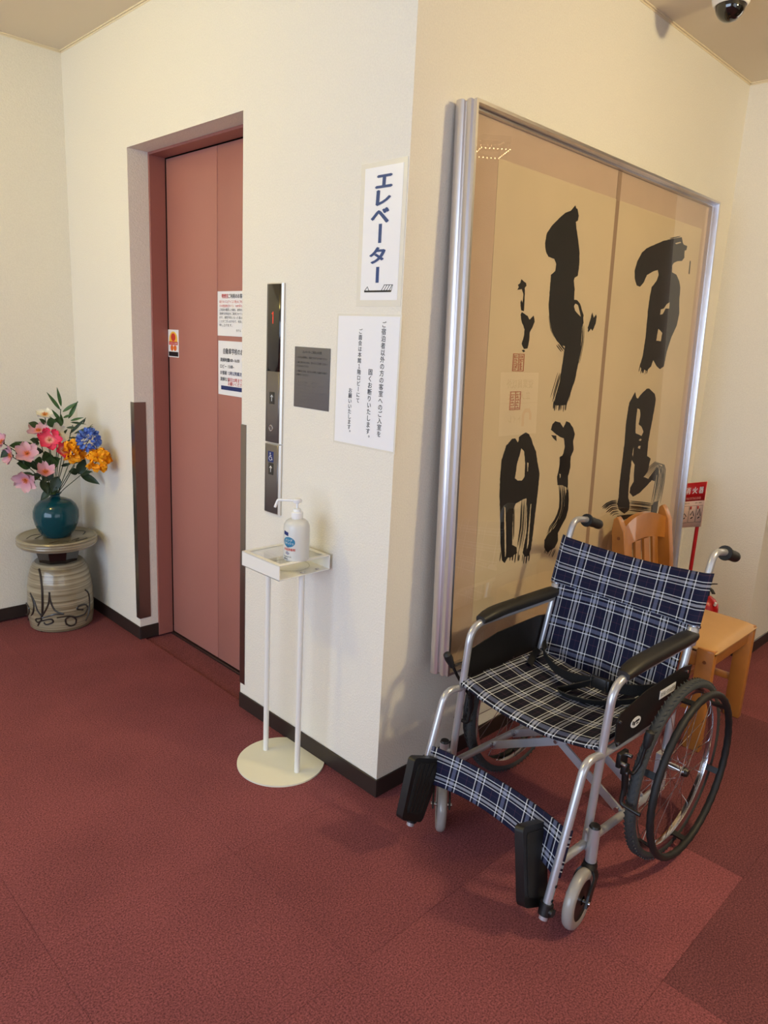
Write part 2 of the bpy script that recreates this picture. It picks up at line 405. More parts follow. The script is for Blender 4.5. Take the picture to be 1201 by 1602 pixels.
# ================================================================== WHEELCHAIR
YAW = math.radians(1.333); WO = Vector((.47399, -.45226, 0))
wc = thing('wheelchair', 'folding wheelchair with navy plaid sling seat, silver tubes and flipped-up footplates', 'wheelchair', WO, (0, 0, PI-YAW))
SF = .228; RT = .0108
P_seat = plaid('plaid_seat', True, (20, 21, 34)); P_low = plaid('plaid_lower', True); P_band = plaid('plaid_band', False); P_calf = plaid('plaid_calf', False)  # seat base darker and less blue: the warm light is put into its colour
def post_u(z):
    L = [(.17, -.012), (.45, -.030), (.64, -.080), (.80, -.124), (.84, -.140)]
    for (z0, a), (z1, c) in zip(L, L[1:]):
        if z <= z1: return a+(c-a)*(z-z0)/(z1-z0)
    return -.14
def spine(pts, **k): return [Vector(p) for p in pts]
for s in (1, -1):
    S = SF*s
    f = B()
    f.tube(fillet([(.385, S, .178), (.362, S, .424), (.343, S, .612), (-.075, S, .612)], .06, 8), RT, 14)          # front post and arm rail
    f.tube(fillet([(.362, S, .424), (.437, S, .434), (.549, S, .050)], .05, 8), RT, 14)                            # leg tube
    f.tube([(.511, S, .188), (-.015, S, .172)], RT, 14)                                                            # lower rail
    f.tube([(.362, S, .424), (-.025, S, .416)], RT, 14)                                                            # seat rail
    f.tube([(-.012, S, .172), (-.030, S, .45), (-.080, S, .64)], RT, 14)                                           # back post
    f.cyl((.393, s*.252, .150), (.393, s*.252, .246), .0145)                                                       # caster head
    f.cyl((.388, s*.232, .178), (.393, s*.246, .178), .010); f.cyl((.386, s*.232, .222), (.393, s*.246, .222), .009)
    f.box((-.03, S-.004, .165), (.03, S+.010 if s > 0 else S+.004, .30)) if s > 0 else f.box((-.03, S-.010, .165), (.03, S+.004, .30))
    fr = f.out('side_frame', M_silver, wc)
    B().cyl((.393, s*.252, .2462), (.393, s*.252, .252), .0146, .012).out('head_cap', M_black, fr)
    for z in (.10, .135): # footrest adjustment holes
        u = .549-(z-.05)/(.434-.05)*.112
        B().cyl((u, S+s*.0098, z), (u, S+s*.0118, z), .0042, seg=10).out('bolt', M_black, fr)
    h = B(); pts = fillet([(-.076, S, .625), (-.124, S, .80), (-.146, S, .866), (-.225, S, .853), (-.318, S, .824)], .045, 7)
    h.tube(pts, .0104, 14); up = h.out('push_handle', M_silver, wc)
    B().tube([(post_u(z)-.001, S, z) for z in (.604, .608, .652, .656)], [.0135, .0165, .0165, .0135], 18).out('hinge_sleeve', M_silver, up)
    B().cyl((-.083, S+s*.014, .66), (-.083, S+s*.019, .66), .005, seg=12).out('bolt', M_chrome, up)
    g = B(); d = Vector((-.318+.225, 0, .824-.853)).normalized(); p = Vector((-.222, S, .852))
    prof = [(0, .0215), (.006, .0225), (.010, .0165), (.03, .0155), (.045, .0172), (.06, .0158), (.075, .0170), (.090, .0165), (.096, .012)]
    g.tube([p+d*a for a, r in prof], [r for a, r in prof], 18); g.out('push_grip', M_rubber, up)
    a = B()  # arm pad
    n = 14
    def arm(t, k, S=S):
        return None
    sect = [(-.021, -.010), (-.024, .0), (-.022, .010), (-.012, .0155), (.0, .017), (.012, .0155), (.022, .010), (.024, .0), (.021, -.010)]
    rings = []
    for i in range(n+1):
        t = i/n; u = .302-.385*t; k = 1-.28*max(0, 1-t*n/2.2)**2-.12*max(0, 1-(1-t)*n/1.5)**2
        dip = -.012*max(0, 1-t*n/4)**2
        rings.append([a.bm.verts.new((u, S+y*k, .632+dip+z*k)) for y, z in sect])
    for q, r_ in zip(rings, rings[1:]):
        for k in range(len(sect)): a.bm.faces.new((q[k], q[(k+1) % len(sect)], r_[(k+1) % len(sect)], r_[k]))
    a.bm.faces.new(rings[0]); a.bm.faces.new(rings[-1][::-1]); a.out('arm_pad', mat('arm_pad_vinyl', (24, 23, 23), .5, 0, .15, 300), wc, angle=60)
    sk = B(); y0 = S+s*.0125; y1 = S+s*.0155
    poly = [(.318, .436), (.33, .46), (.333, .51), (.318, .528), (.19, .551), (-.02, .556), (-.075, .548), (-.055, .45), (-.045, .436)]
    sk.prism(poly, lambda x, y, dd: Vector((x, dd, y)), y0, y1); guard_o = sk.out('skirt_guard', mat('skirt_plastic', (14, 13, 14), .5), wc, smooth=False)
    for (x, z) in ((.318, .505), (.312, .443), (-.05, .535), (.1, .443)):
        B().cyl((x, y1 if s > 0 else y0, z), (x, (y1 if s > 0 else y0)+s*.0025+(0 if s > 0 else s*.003), z), .0045, seg=10).out('rivet', M_chrome, guard_o)
    if s > 0:
        e = bpy.data.objects.new('name_label', None)
        lb = B(); rect(lb, -.046, -.0125, .046, .0125, 0, .0008); lo = lb.out('name_label', M_paper, guard_o, smooth=False); lo['label'] = 'small white name label with black lettering'
        Mx = Matrix(((-1, 0, 0), (0, 0, 1), (0, 1, 0))).to_4x4()
        lo.matrix_local = Matrix.Translation((.065, y1+.0002, .512)) @ Mx
        text('ホテル・ナショナル', M_inkbk, lo, -.042, 0, h=.013, wd=.084, z=.0012, bold=.012)
        ob = B(); ob.prism([(.026*math.cos(t*2*PI/28), .0145*math.sin(t*2*PI/28)) for t in range(28)], lambda x, y, dd: Vector((x, y, dd)), 0, .0008)
        oo = ob.out('oval_badge', M_paper, guard_o, smooth=False); oo.matrix_local = Matrix.Translation((.232, y1+.0002, .476)) @ Mx
        bb = B(); rect(bb, -.019, -.003, -.013, .007, .0008, .0012); rect(bb, -.011, -.007, -.004, .004, .0008, .0012); rect(bb, -.002, -.001, .018, .005, .0008, .0012); rect(bb, .003, -.007, .014, -.0035, .0008, .0012)
        bb.out('badge_mark', M_inkbk, oo, smooth=False)
    # rear wheel ------------------------------------------------
    SW = s*.2715; RW = .2630
    wr = B(); prof = [(RW-.021+.014*math.cos(t), .0135*math.sin(t)) for t in [2*PI*k/14 for k in range(14)]]
    def ring(bld, prof, cy, seg=72):
        bm = bld.bm; R = []
        for k in range(seg):
            a_ = 2*PI*k/seg; R.append([bm.verts.new((r*math.cos(a_), cy+y, .2635+r*math.sin(a_))) for r, y in prof])
        for k in range(seg):
            A_, B_ = R[k], R[(k+1) % seg]
            for q in range(len(prof)): bm.faces.new((A_[q], A_[(q+1) % len(prof)], B_[(q+1) % len(prof)], B_[q]))
        return bld
    prof = [(RW-.022, -.012), (RW-.012, -.0155), (RW-.004, -.011), (RW, -.004), (RW, .004), (RW-.004, .011), (RW-.012, .0155), (RW-.022, .012)]
    ring(wr, prof, SW)
    tyre = mat('grey_tyre', (58, 61, 63), .75, 0, .5, 120)
    wheel = wr.out('rear_wheel', tyre, wc, angle=60)
    tr = B()
    for k in range(90):  # tread ribs
        a_ = 2*PI*k/90
        for q in (-1, 1):
            c = Vector((math.cos(a_)*(RW-.0015), SW+q*.008, .2635+math.sin(a_)*(RW-.0015))); tq = Vector((-math.sin(a_), 0, math.cos(a_)))
            tr.strip([c-tq*.0055-Vector((0, q*.004, 0)), c+tq*.0055+Vector((0, q*.004, 0))], Vector((math.cos(a_), 0, math.sin(a_)))*.0032, .003)
    tb = tr.out('tread', tyre, wheel, smooth=False); tb['kind'] = 'stuff'
    rim = B(); ring(rim, [(.2415, -.0115), (.2415, .0115), (.236, .0115), (.224, .008), (.222, 0), (.224, -.008), (.236, -.0115)], SW); rim.out('wheel_rim', M_chrome, wheel, angle=50)
    hb = B(); hb.cyl((0, SW-.030, .2635), (0, SW+.030, .2635), .010); hb.cyl((0, SW-.026, .2635), (0, SW-.022, .2635), .021); hb.cyl((0, SW+.022, .2635), (0, SW+.026, .2635), .021)
    hb.out('wheel_hub', M_chrome, wheel)
    B().cyl((0, SW+s*.028, .2635), (0, SW+s*.037, .2635), .014, .010).out('hub_cap', M_black, wheel)
    sp = None; nsp = 28
    for k in range(nsp):
        a_ = 2*PI*k/nsp; sd = 1 if k % 2 else -1; lead = (.55 if (k//2) % 2 else -.55)
        p0 = Vector((.019*math.cos(a_+lead*2), SW+sd*.024, .2635+.019*math.sin(a_+lead*2))); p1 = Vector((.225*math.cos(a_), SW+sd*.003, .2635+.225*math.sin(a_)))
        B().cyl(p0, p1, .0011, seg=5).out('spoke', M_chrome, wheel)
    SH = .3195 if s > 0 else -.305; RH = .2355
    hr = B(); hr.tube([(RH*math.cos(a_), SH, .2635+RH*math.sin(a_)) for a_ in [2*PI*k/80 for k in range(80)]], [.0095+(.0012 if k % 2 else 0) for k in range(80)], 10, closed=True)
    hr.out('hand_rim', M_rubber, wheel, angle=70)
    for k in range(6):
        a_ = 2*PI*k/6+.35
        p1 = Vector((.229*math.cos(a_), SW+s*.008, .2635+.229*math.sin(a_))); p0 = Vector(((RH-.004)*math.cos(a_), SH, .2635+(RH-.004)*math.sin(a_)))
        B().strip([p1, p0], Vector((-math.sin(a_), 0, math.cos(a_)))*.018, .006).out('hand_rim_bracket', M_black, wheel)
    B().cyl((0, S, .2635), (0, SW-s*.03, .2635), .009).out('axle', M_chrome, wheel)
    # caster ------------------------------------------------------
    ang = math.radians(9 if s > 0 else 43); dv = Vector((math.cos(ang), math.sin(ang), 0)); lv = Vector((-dv.y, dv.x, 0)); st = Vector((.393, s*.252, 0)); cc = st+dv*.058+Vector((0, 0, .0755))
    fk = B(); fk.cyl((st.x, st.y, .136), (st.x, st.y, .150), .019, .0165)
    fk.tube([(st.x, st.y, .139), st+Vector((0, 0, .128))+dv*.012], [.018, .020], 14)
    for q in (1, -1):
        pts = [st+Vector((0, 0, .138))+dv*.004+lv*q*.010, st+Vector((0, 0, .122))+dv*.012+lv*q*.023, st+dv*.045+Vector((0, 0, .092))+lv*q*.0245, cc+lv*q*.0245+Vector((0, 0, -.012))]
        fk.strip(fillet(pts, .02, 4), dv*.024+Vector((0, 0, .006)), .0055)
    fork = fk.out('caster_fork', M_black, wc)
    B().cyl(cc-lv*.031, cc+lv*.031, .0055, seg=12).out('axle_bolt', M_chrome, fork)
    def oring(bld, prof, seg=48):
        bm = bld.bm; R = []
        for k in range(seg):
            a_ = 2*PI*k/seg; R.append([bm.verts.new(cc+dv*(r*math.cos(a_))+Vector((0, 0, r*math.sin(a_)))+lv*y) for r, y in prof])
        for k in range(seg):
            A_, B_ = R[k], R[(k+1) % seg]
            for q in range(len(prof)): bm.faces.new((A_[q], A_[(q+1) % len(prof)], B_[(q+1) % len(prof)], B_[q]))
        return bld
    cw = oring(B(), [(.052, -.0125), (.064, -.0145), (.072, -.011), (.0755, -.004), (.0755, .004), (.072, .011), (.064, .0145), (.052, .0125)]).out('caster_wheel', mat('grey_caster_tyre', (150, 146, 142), .32, coat=.3), wc, angle=60)
    oring(B(), [(.012, -.012), (.046, -.007), (.0525, -.0115), (.0525, .0115), (.046, .007), (.012, .012)]).out('caster_hub', M_black, cw, angle=50)
    # footplate, folded up -----------------------------------------
    if s > 0: BR, BF, TF, TR = (.492, .192, .040), (.600, .192, .086), (.580, .150, .285), (.468, .150, .245)
    else: BR, BF, TF, TR = (.552, -.192, .090), (.640, -.192, .132), (.584, -.207, .300), (.452, -.207, .240)
    BR, BF, TF, TR = [Vector(v) for v in (BR, BF, TF, TR)]
    nn = (BF-BR).cross(TR-BR).normalized()
    if nn.y*s < 0: nn = -nn
    def fp(x, y, d): return (BR*(1-x)*(1-y)+BF*x*(1-y)+TF*x*y+TR*(1-x)*y)+nn*d
    rr = []
    for cx, cy, a0 in ((.85, .08, -90), (.86, .90, 0), (.12, .92, 90), (.10, .06, 180)):
        for k in range(5):
            t = math.radians(a0+90*k/4); rr.append((cx+.12*math.cos(t)*(1 if cx > .5 else .8), cy+.075*math.sin(t)))
    fpb = B().prism(rr, fp, -.012, .012); foot = fpb.out('footplate', M_black, wc, angle=30)
    ins = [(.5+(x-.5)*.72, .52+(y-.5)*.80) for x, y in rr]
    B().prism(ins, fp, .012 if s > 0 else -.014, .0135 if s > 0 else -.0121).out('footplate_inset', M_rubber, foot, angle=30)
    if s < 0:
        for k in range(5):
            x = .2+.14*k; rb = B(); rb.strip([fp(x, .14, -.0145), fp(x, .9, -.0145)], (fp(1, .5, 0)-fp(0, .5, 0))*.045, .003); rb.out('tread_rib', M_black, foot)
    u = .549-(.075-.05)/(.434-.05)*.112; hg = B(); hg.cyl((u, S, .075), fp(.12, .08, 0), .0125, .010); hg.cyl((u-.004, S, .090), (u+.004, S, .062), .0165); hg.cyl((u, S, .075), (u, S+s*.022, .075), .010); hg.out('footplate_hinge', M_black, foot)
    # brake -----------------------------------------------------------
    bk = B(); bk.box((.262, S+min(s*.011, s*.024), .372), (.305, S+max(s*.011, s*.024), .412), .003); bk.box((.268, S+min(s*.02, s*.034), .352), (.292, S+max(s*.02, s*.034), .378), .002)
    bk.tube(fillet([(.275, s*.258, .366), (.262, s*.268, .345), (.243, s*.276, .375), (.237, s*.282, .425)] if s > 0 else [(.29, s*.258, .366), (.315, s*.262, .40), (.345, s*.262, .44), (.385, s*.262, .50)], .012, 3), .0045, 10)
    bk.tube([(.278, s*.256, .362), (.274, s*.258, .318), (.278, s*.260, .290)], [.009, .009, .006], 10)
    bk.tube(fillet([(.276, s*.258, .318), (.284, s*.258, .268), (.281, s*.312, .262)], .01, 3), .0055, 10)
    brake = bk.out('brake', M_black, wc)
    k0 = Vector((.237, s*.282, .420)) if s > 0 else Vector((.372, s*.262, .478)); k1 = Vector((.230, s*.285, .470)) if s > 0 else Vector((.405, s*.262, .532))
    B().tube([k0, k0.lerp(k1, .1), k0.lerp(k1, .6), k0.lerp(k1, .9), k1], [.005, .0085, .0125, .0115, .004], 14).out('brake_knob', M_rubber, brake)
    for (x, z) in ((.27, .40), (.296, .385), (.28, .356)): B().cyl((x, S+s*.024, z), (x, S+s*.0365, z), .0055, seg=10).out('bolt', M_chrome, brake)

# cross braces: two scissor pairs of flat bars
for uc, off in ((.186, .004), (.075, -.004)):
    for q in (1, -1):
        b = B(); dv_ = Vector((0, .0, 0))
        b.strip([(uc+.012+q*.004, -q*.222, .178), (uc+q*.004, 0, .292), (uc-.012+q*.004, q*.212, .430)], (.0, .010, .022) if q < 0 else (0, -.010, .022), .006)
        br = b.out('cross_brace', M_silver, wc)
        B().cyl((uc+q*.004+.012, -q*.212, .186), (uc+q*.004+.024, -q*.212, .186), .008, seg=12).out('bolt', M_chrome, br)
    B().cyl((uc-.010, 0, .292), (uc+.014, 0, .292), .006, seg=12).out('brace_pivot', M_chrome, wc)
for s in (1, -1): B().tube([(.365, s*.213, .442), (-.02, s*.213, .437)], .008, 12).out('seat_rod', M_silver, wc)
# slings
def seatf(a, b_):
    s = -.222+.444*a; u = .378-.43*b_; e = abs(2*a-1)
    z = .452-.030*(1-e**2.4)-.008*b_
    if b_ < .06: z -= .010*(1-b_/.06)
    z += .0025*noise.noise(Vector((s*14, u*14, 3)))
    return Vector((u+.004*noise.noise(Vector((s*9, 1, 0))), s, z))
seat = B().sheet(seatf, 36, 34, lambda a, b_: (.444*a+.012, .40*b_+.025)).out('seat_sling', P_seat, wc, solid=.006, recalc=False, angle=80)
def lowf(a, b_):
    s = -.214+.428*a; z = .412+.272*b_; e = 1-(2*a-1)**2
    return Vector((post_u(z)+.009-.030*e*(1-.35*b_)+.004*noise.noise(Vector((s*16, z*7, 9))), s, z))
B().sheet(lowf, 36, 22, lambda a, b_: (.428*a+.02, .272*b_)).out('backrest_sling', P_low, wc, solid=.005, recalc=False, angle=80)
def bandf(a, b_):
    z = .663+.149*b_; e = 1-(2*a-1)**2; t = (2*a-1)
    s = .2465*t; u = post_u(z)+.0180-.022*e**.8
    if abs(t) > .93: u -= (abs(t)-.93)/.07*.013
    return Vector((u+.003*noise.noise(Vector((s*12, z*9, 2))), s, z-.012*e*b_-.006*e))
B().sheet(bandf, 48, 12, lambda a, b_: (.50*a+.045, .152*b_+.030)).out('backrest_band', P_band, wc, solid=.006, recalc=False, angle=80)
def calff(a, b_):
    t = 2*a-1; e = 1-t*t; z0 = .283-.012*a; z1 = .178-.022*a+.02*e; z = z1+(z0-z1)*b_
    u = .549-(z-.05)/(.434-.05)*.112+.0135-.035*e**.7
    if abs(t) > .955: u -= (abs(t)-.955)/.045*.018
    return Vector((u, .241*t, z))
B().sheet(calff, 44, 8, lambda a, b_: (.52*a+.02, .108*b_+.004)).out('calf_strap', P_calf, wc, solid=.005, recalc=False, angle=80)
# lap belt lying on the seat
def seat_z(u, s): return .452-.030*(1-abs(s/.222)**2.4)-.008*(.378-u)/.40
def belt(path, wd=.036):
    pts = [Vector(p) for p in path]; sm = []
    for i in range(len(pts)-1):
        p0 = pts[max(i-1, 0)]; p1 = pts[i]; p2 = pts[i+1]; p3 = pts[min(i+2, len(pts)-1)]
        for k in range(6):
            t = k/6; sm.append(.5*((2*p1)+(p2-p0)*t+(2*p0-5*p1+4*p2-p3)*t*t+(3*p1-p0-3*p2+p3)*t**3))
    sm.append(pts[-1]); return sm
M_belt = mat('webbing', (13, 13, 14), .7, 0, .3, 700)
b = B(); b.strip(belt([(-.015, -.20, .475), (.045, -.17, .475), (.075, -.11, .452), (.10, -.04, .455), (.105, .02, .466), (.085, .06, .470)]), (.012, 0, .034), .003)
bo = b.out('lap_belt', M_belt, wc, angle=50)
b = B(); b.strip(belt([(-.015, .20, .478), (.04, .17, .475), (.07, .12, .468), (.085, .06, .468)]), (.010, 0, .036), .003); b.out('belt_half', M_belt, bo, angle=50)
b = B(); b.strip(belt([(.085, .05, .470), (.13, -.01, .440), (.165, -.03, .432), (.17, .03, .433), (.135, .10, .437), (.06, .17, .450)]), (.022, .0, .022), .003); b.out('belt_half', M_belt, bo, angle=50)
b = B(); b.strip(belt([(.02, -.205, .462), (.07, -.19, .452), (.11, -.172, .447)]), (.014, .03, 0), .003); b.out('belt_half', M_belt, bo, angle=50)
b = B(); b.box((.090, .028, .452), (.102, .092, .488), .003); b.out('buckle', M_black, bo)
for y in (.036, .084): B().cyl((.104, y, .45), (.104, y, .49), .0022, seg=8).out('buckle_bar', M_chrome, bo)

# ================================================================== FRAMED CALLIGRAPHY (hung leaning, foot further from the wall)
LEAN = -.0295; PO = Vector((.150, -.056, .403)); PW, PH, PD = 1.627, 1.628, .072
pic = thing('framed_calligraphy', 'huge aluminium-framed black brush calligraphy on beige paper behind glass', 'picture', PO, (LEAN, 0, 0))
PMI = (Matrix.Translation(PO) @ Euler((LEAN, 0, 0)).to_matrix().to_4x4()).inverted(); PR3 = Euler((LEAN, 0, 0)).to_matrix()
def to_pic(px, py, yl):   # photograph pixel -> local point on the plane y = yl of the picture
    n = PR3 @ Vector((0, -1, 0)); p0 = PO + PR3 @ Vector((0, yl, 0)); q = PMI @ hit(px, py, p0, n); return (q.x, q.z)
prof = [(.006, 0), (.0012, -.005), (0, -.014), (.0004, -.024), (.003, -.031), (.0075, -.034), (.008, -.037), (.0045, -.041), (.003, -.048), (.0036, -.055), (.0075, -.060), (.0078, -.063), (.006, -.065), (.006, -.072), (.0145, -.072), (.0155, -.068), (.0155, -.048), (.022, -.048), (.022, 0)]
cs = [(0, 0), (PW, 0), (PW, PH), (0, PH)]
for k in range(4):
    (x0, z0), (x1, z1) = cs[k], cs[(k+1) % 4]; b = B(); R = []
    dx, dz = (x1-x0), (z1-z0); L = math.hypot(dx, dz); dx /= L; dz /= L; nx, nz = -dz, dx
    for end in (0, 1):
        X, Z = (x0, z0) if end == 0 else (x1, z1); sg = 1 if end == 0 else -1
        R.append([b.bm.verts.new((X+nx*t+dx*t*sg, y, Z+nz*t+dz*t*sg)) for t, y in prof])
    for q in range(len(prof)): b.bm.faces.new((R[0][q], R[0][(q+1) % len(prof)], R[1][(q+1) % len(prof)], R[1][q]))
    b.bm.faces.new(R[0]); b.bm.faces.new(R[1][::-1]); b.out('frame_rail', M_alu, pic, angle=25)
B().box((.016, -.030, .016), (PW-.016, -.004, PH-.016)).out('backing_board', mat('backing_board', (150, 120, 88), .8), pic, smooth=False)
B().box((.0165, -.033, .0165), (PW-.0165, -.0301, PH-.0165)).out('linen_mount', M_mat, pic, smooth=False)
YP = -.0343
x0 = to_pic(780, 247, YP); xs = to_pic(967, 330, YP); xs2 = to_pic(963, 330, YP); xr = to_pic(1097, 362, YP)
ztop = x0[1]; zbot = .135
for a, c in ((x0[0], xs2[0]-.004), (xs[0]+.004, xr[0])):
    B().box((a, YP, zbot), (c, -.0331, ztop)).out('paper_panel', M_pap2, pic, smooth=False)
B().box((xs2[0]-.004, YP+.0002, .02), (xs[0]+.004, -.0331, PH-.02)).out('mount_strip', mat('mount_strip', (160, 132, 106), .8), pic, smooth=False)
gl = B().box((.0158, -.0475, .0158), (PW-.0158, -.0455, PH-.0158)).out('picture_glass', M_glass, pic, smooth=False)
gl['label'] = 'clear picture glass with reflections'
# --- brush strokes traced as outlines (crop coordinates, origin, scale)
def rough(poly, px0, py0, sc, amp=1.0, sub=2.2):
    pts = [(px0+x/sc, py0+y/sc) for x, y in poly]; out = []
    for i in range(len(pts)):
        a, c = pts[i], pts[(i+1) % len(pts)]; L = math.hypot(c[0]-a[0], c[1]-a[1]); n = max(1, int(L/sub))
        for k in range(n):
            t = k/n; x = a[0]+(c[0]-a[0])*t; y = a[1]+(c[1]-a[1])*t
            j = amp*.55*noise.noise(Vector((x*.9, y*.9, 5))); j2 = amp*.55*noise.noise(Vector((x*.9, y*.9, 11)))
            out.append(to_pic(x+j, y+j2, YP-.0004))
    return out
def stroke(poly, o, holes=(), amp=1.0):
    b = B(); b.prism(rough(poly, *o, amp), lambda x, z, d: Vector((x, d, z)), YP-.0001, YP-.0006, [rough(h, *o, amp) for h in holes])
    return b.out('brush_stroke', M_ink, pic, smooth=False)
def streaks(p0, p1, width, n, o, seed, wmin=.25, wmax=.8, len0=.0, curve=None):
    """dry-brush hairs: thin slivers running along a path (crop pixels)."""
    r = random.Random(seed); b = B(); path = curve or [p0, p1]
    def at(t):
        t *= len(path)-1; i = min(int(t), len(path)-2); f = t-i; a, c = path[i], path[i+1]
        d = (c[0]-a[0], c[1]-a[1]); L = math.hypot(*d); return (a[0]+d[0]*f, a[1]+d[1]*f, -d[1]/L, d[0]/L)
    for k in range(n):
        off = width*((k+.5)/n-.5)+r.uniform(-.3, .3)*width/n; t0 = r.uniform(0, len0); t1 = 1-r.uniform(0, .18+len0*.4); wd = r.uniform(wmin, wmax)*width/n
        N = 7; up = []; dn = []
        for q in range(N+1):
            t = t0+(t1-t0)*q/N; x, y, nx, ny = at(t); h = wd*.5*(math.sin(PI*min(1, max(.04, q/N)))**.35 if 0 < q < N else .12)
            up.append((x+nx*(off+h), y+ny*(off+h))); dn.append((x+nx*(off-h), y+ny*(off-h)))
        b.prism([to_pic(o[0]+x/o[2], o[1]+y/o[2], YP-.0004) for x, y in up+dn[::-1]], lambda x, z, d: Vector((x, d, z)), YP-.0001, YP-.0006)
    ob = b.out('dry_brush_hairs', M_ink, pic, smooth=False); ob['kind'] = 'stuff'; return ob
O1 = (780, 310, 6.672); O2 = (780, 500, 6.672); O3 = (770, 660, 6.967); O4 = (960, 350, 6.407); O5 = (930, 590, 6.407)
# top left column: the tall head-and-neck stroke
stroke([(792, 85), (800, 75), (808, 105), (822, 112), (834, 185), (826, 235), (804, 250), (812, 330), (828, 430), (842, 560), (840, 700), (824, 810), (792, 832), (782, 860), (792, 960), (786, 1060), (815, 1064), (848, 1100), (868, 1170), (886, 1225), (880, 1250), (884, 1300), (868, 1345), (862, 1480), (852, 1601), (800, 1880), (720, 2120), (708, 2160), (600, 2165), (572, 2150), (625, 1990), (668, 1700), (690, 1545), (640, 1530), (600, 1480), (556, 1390), (532, 1270), (520, 1140), (532, 960), (545, 800), (590, 760), (600, 690), (580, 635), (520, 612), (492, 560), (484, 470), (500, 370), (560, 280), (650, 190), (690, 155), (750, 132)],
       O1, [[(800, 1100), (826, 1115), (846, 1180), (856, 1240), (820, 1205), (795, 1170), (786, 1125)]])
streaks(0, 0, 26, 3, O1, 1, curve=[(880, 1330), (878, 1480), (850, 1640), (820, 1780)]); streaks(0, 0, 14, 2, O1, 2, curve=[(524, 1230), (545, 1370), (590, 1470)])
streaks(0, 0, 60, 4, O2, 3, curve=[(640, 560), (600, 700), (552, 860)]); streaks(0, 0, 40, 3, O2, 4, curve=[(800, 500), (750, 660), (712, 880)]); streaks(0, 0, 150, 8, O2, 5, curve=[(640, 850), (628, 960)], wmin=.2, wmax=.7)
streaks(0, 0, 60, 4, O2, 6, curve=[(620, 250), (680, 330)])
stroke([(975, 1195), (990, 1250), (1015, 1215), (1022, 1240), (1010, 1310), (978, 1385), (962, 1360), (932, 1402), (930, 1350), (952, 1280)], O1)
# small signature strokes
stroke([(235, 845), (262, 870), (285, 885), (288, 915), (270, 940), (272, 1000), (262, 1180), (232, 1170), (226, 1090), (236, 1060), (248, 1100), (258, 1000), (240, 950), (195, 958), (210, 930), (200, 905), (225, 885)], O1)
stroke([(240, 1190), (300, 1230), (320, 1268), (365, 1225), (374, 1290), (350, 1350), (322, 1400), (318, 1480), (300, 1570), (262, 1575), (238, 1520), (262, 1440), (270, 1370), (238, 1280), (228, 1220)], O1)
stroke([(240, 320), (262, 312), (275, 330), (255, 340)], O2)
# left column, second character (knotted stroke)
stroke([(590, 1060), (640, 1075), (675, 1130), (705, 1060), (740, 1075), (775, 1130), (794, 1200), (775, 1270), (782, 1360), (752, 1430), (742, 1520), (720, 1620), (690, 1640), (620, 1601), (640, 1470), (672, 1400), (690, 1330), (680, 1240), (640, 1225), (590, 1190), (545, 1150), (560, 1090)], O2)
stroke([(545, 1205), (600, 1210), (604, 1270), (580, 1250)], O2)
stroke([(735, 380), (800, 350), (850, 400), (848, 500), (825, 590), (822, 720), (760, 690), (710, 690), (705, 600), (728, 500)], O3, [[(728, 540), (748, 530), (745, 600), (735, 620)]])
streaks(0, 0, 108, 7, O3, 8, wmin=.55, wmax=.95, curve=[(765, 680), (780, 800), (775, 930), (740, 1060), (660, 1170), (620, 1280)])
stroke([(820, 730), (832, 780), (830, 900), (808, 1000), (760, 1120), (712, 1215), (716, 1290), (680, 1370), (640, 1395), (600, 1425), (565, 1370), (568, 1290), (600, 1230), (680, 1150), (740, 1040), (790, 900), (800, 780)], O3)
streaks(0, 0, 120, 7, O3, 9, curve=[(640, 1370), (600, 1460)], wmin=.15, wmax=.5)
# left column, bottom character (arch)
stroke([(215, 185), (250, 180), (275, 225), (290, 200), (290, 165), (320, 140), (365, 115), (400, 135), (425, 185), (440, 240), (475, 320), (490, 430), (514, 560), (505, 660), (485, 850), (455, 1100), (440, 1240), (420, 1385), (395, 1460), (355, 1470), (330, 1430), (372, 1200), (378, 1000), (372, 832), (335, 845), (255, 890), (230, 950), (220, 1120), (215, 1340), (262, 1365), (268, 1430), (200, 1480), (165, 1480), (135, 1540), (105, 1510), (88, 1340), (84, 1000), (78, 800), (85, 600), (100, 420), (150, 260)],
       O3, [[(315, 285), (345, 320), (358, 440), (350, 600), (322, 640), (275, 640), (245, 615), (268, 460), (295, 370)], [(130, 930), (142, 930), (150, 1200), (150, 1470), (136, 1470), (130, 1180)], [(378, 440), (395, 450), (388, 540), (380, 540)], [(415, 900), (425, 890), (395, 1330), (372, 1400), (390, 1180)]])
streaks(0, 0, 70, 5, O3, 10, curve=[(345, 850), (330, 1150), (285, 1440)]); streaks(0, 0, 330, 13, O3, 11, curve=[(255, 1400), (238, 1540)], wmin=.2, wmax=.7, len0=.3); streaks(0, 0, 22, 2, O3, 12, curve=[(235, 930), (230, 1300)])
# right column, first character
stroke([(590, 150), (680, 135), (690, 190), (700, 210), (735, 225), (725, 265), (708, 270), (706, 340), (680, 374), (640, 375), (600, 392), (585, 420), (582, 485), (625, 510), (655, 575), (665, 640), (655, 780), (655, 900), (630, 1020), (575, 1140), (530, 1280), (500, 1430), (462, 1458), (430, 1430), (394, 1366), (372, 1430), (330, 1475), (300, 1460), (290, 1500), (262, 1420), (290, 1320), (320, 1120), (340, 880), (362, 720), (380, 635), (430, 570), (448, 510), (440, 465), (400, 475), (330, 515), (298, 590), (262, 632), (230, 620), (210, 550), (208, 470), (235, 380), (280, 290), (330, 245), (420, 205), (500, 170)],
       O4, [[(560, 785), (555, 850), (520, 850), (490, 905), (462, 912), (470, 860), (500, 850), (530, 805)], [(445, 1052), (485, 1095), (470, 1178), (425, 1172), (436, 1100)], [(612, 195), (668, 180), (675, 192), (625, 205)]], amp=.7)
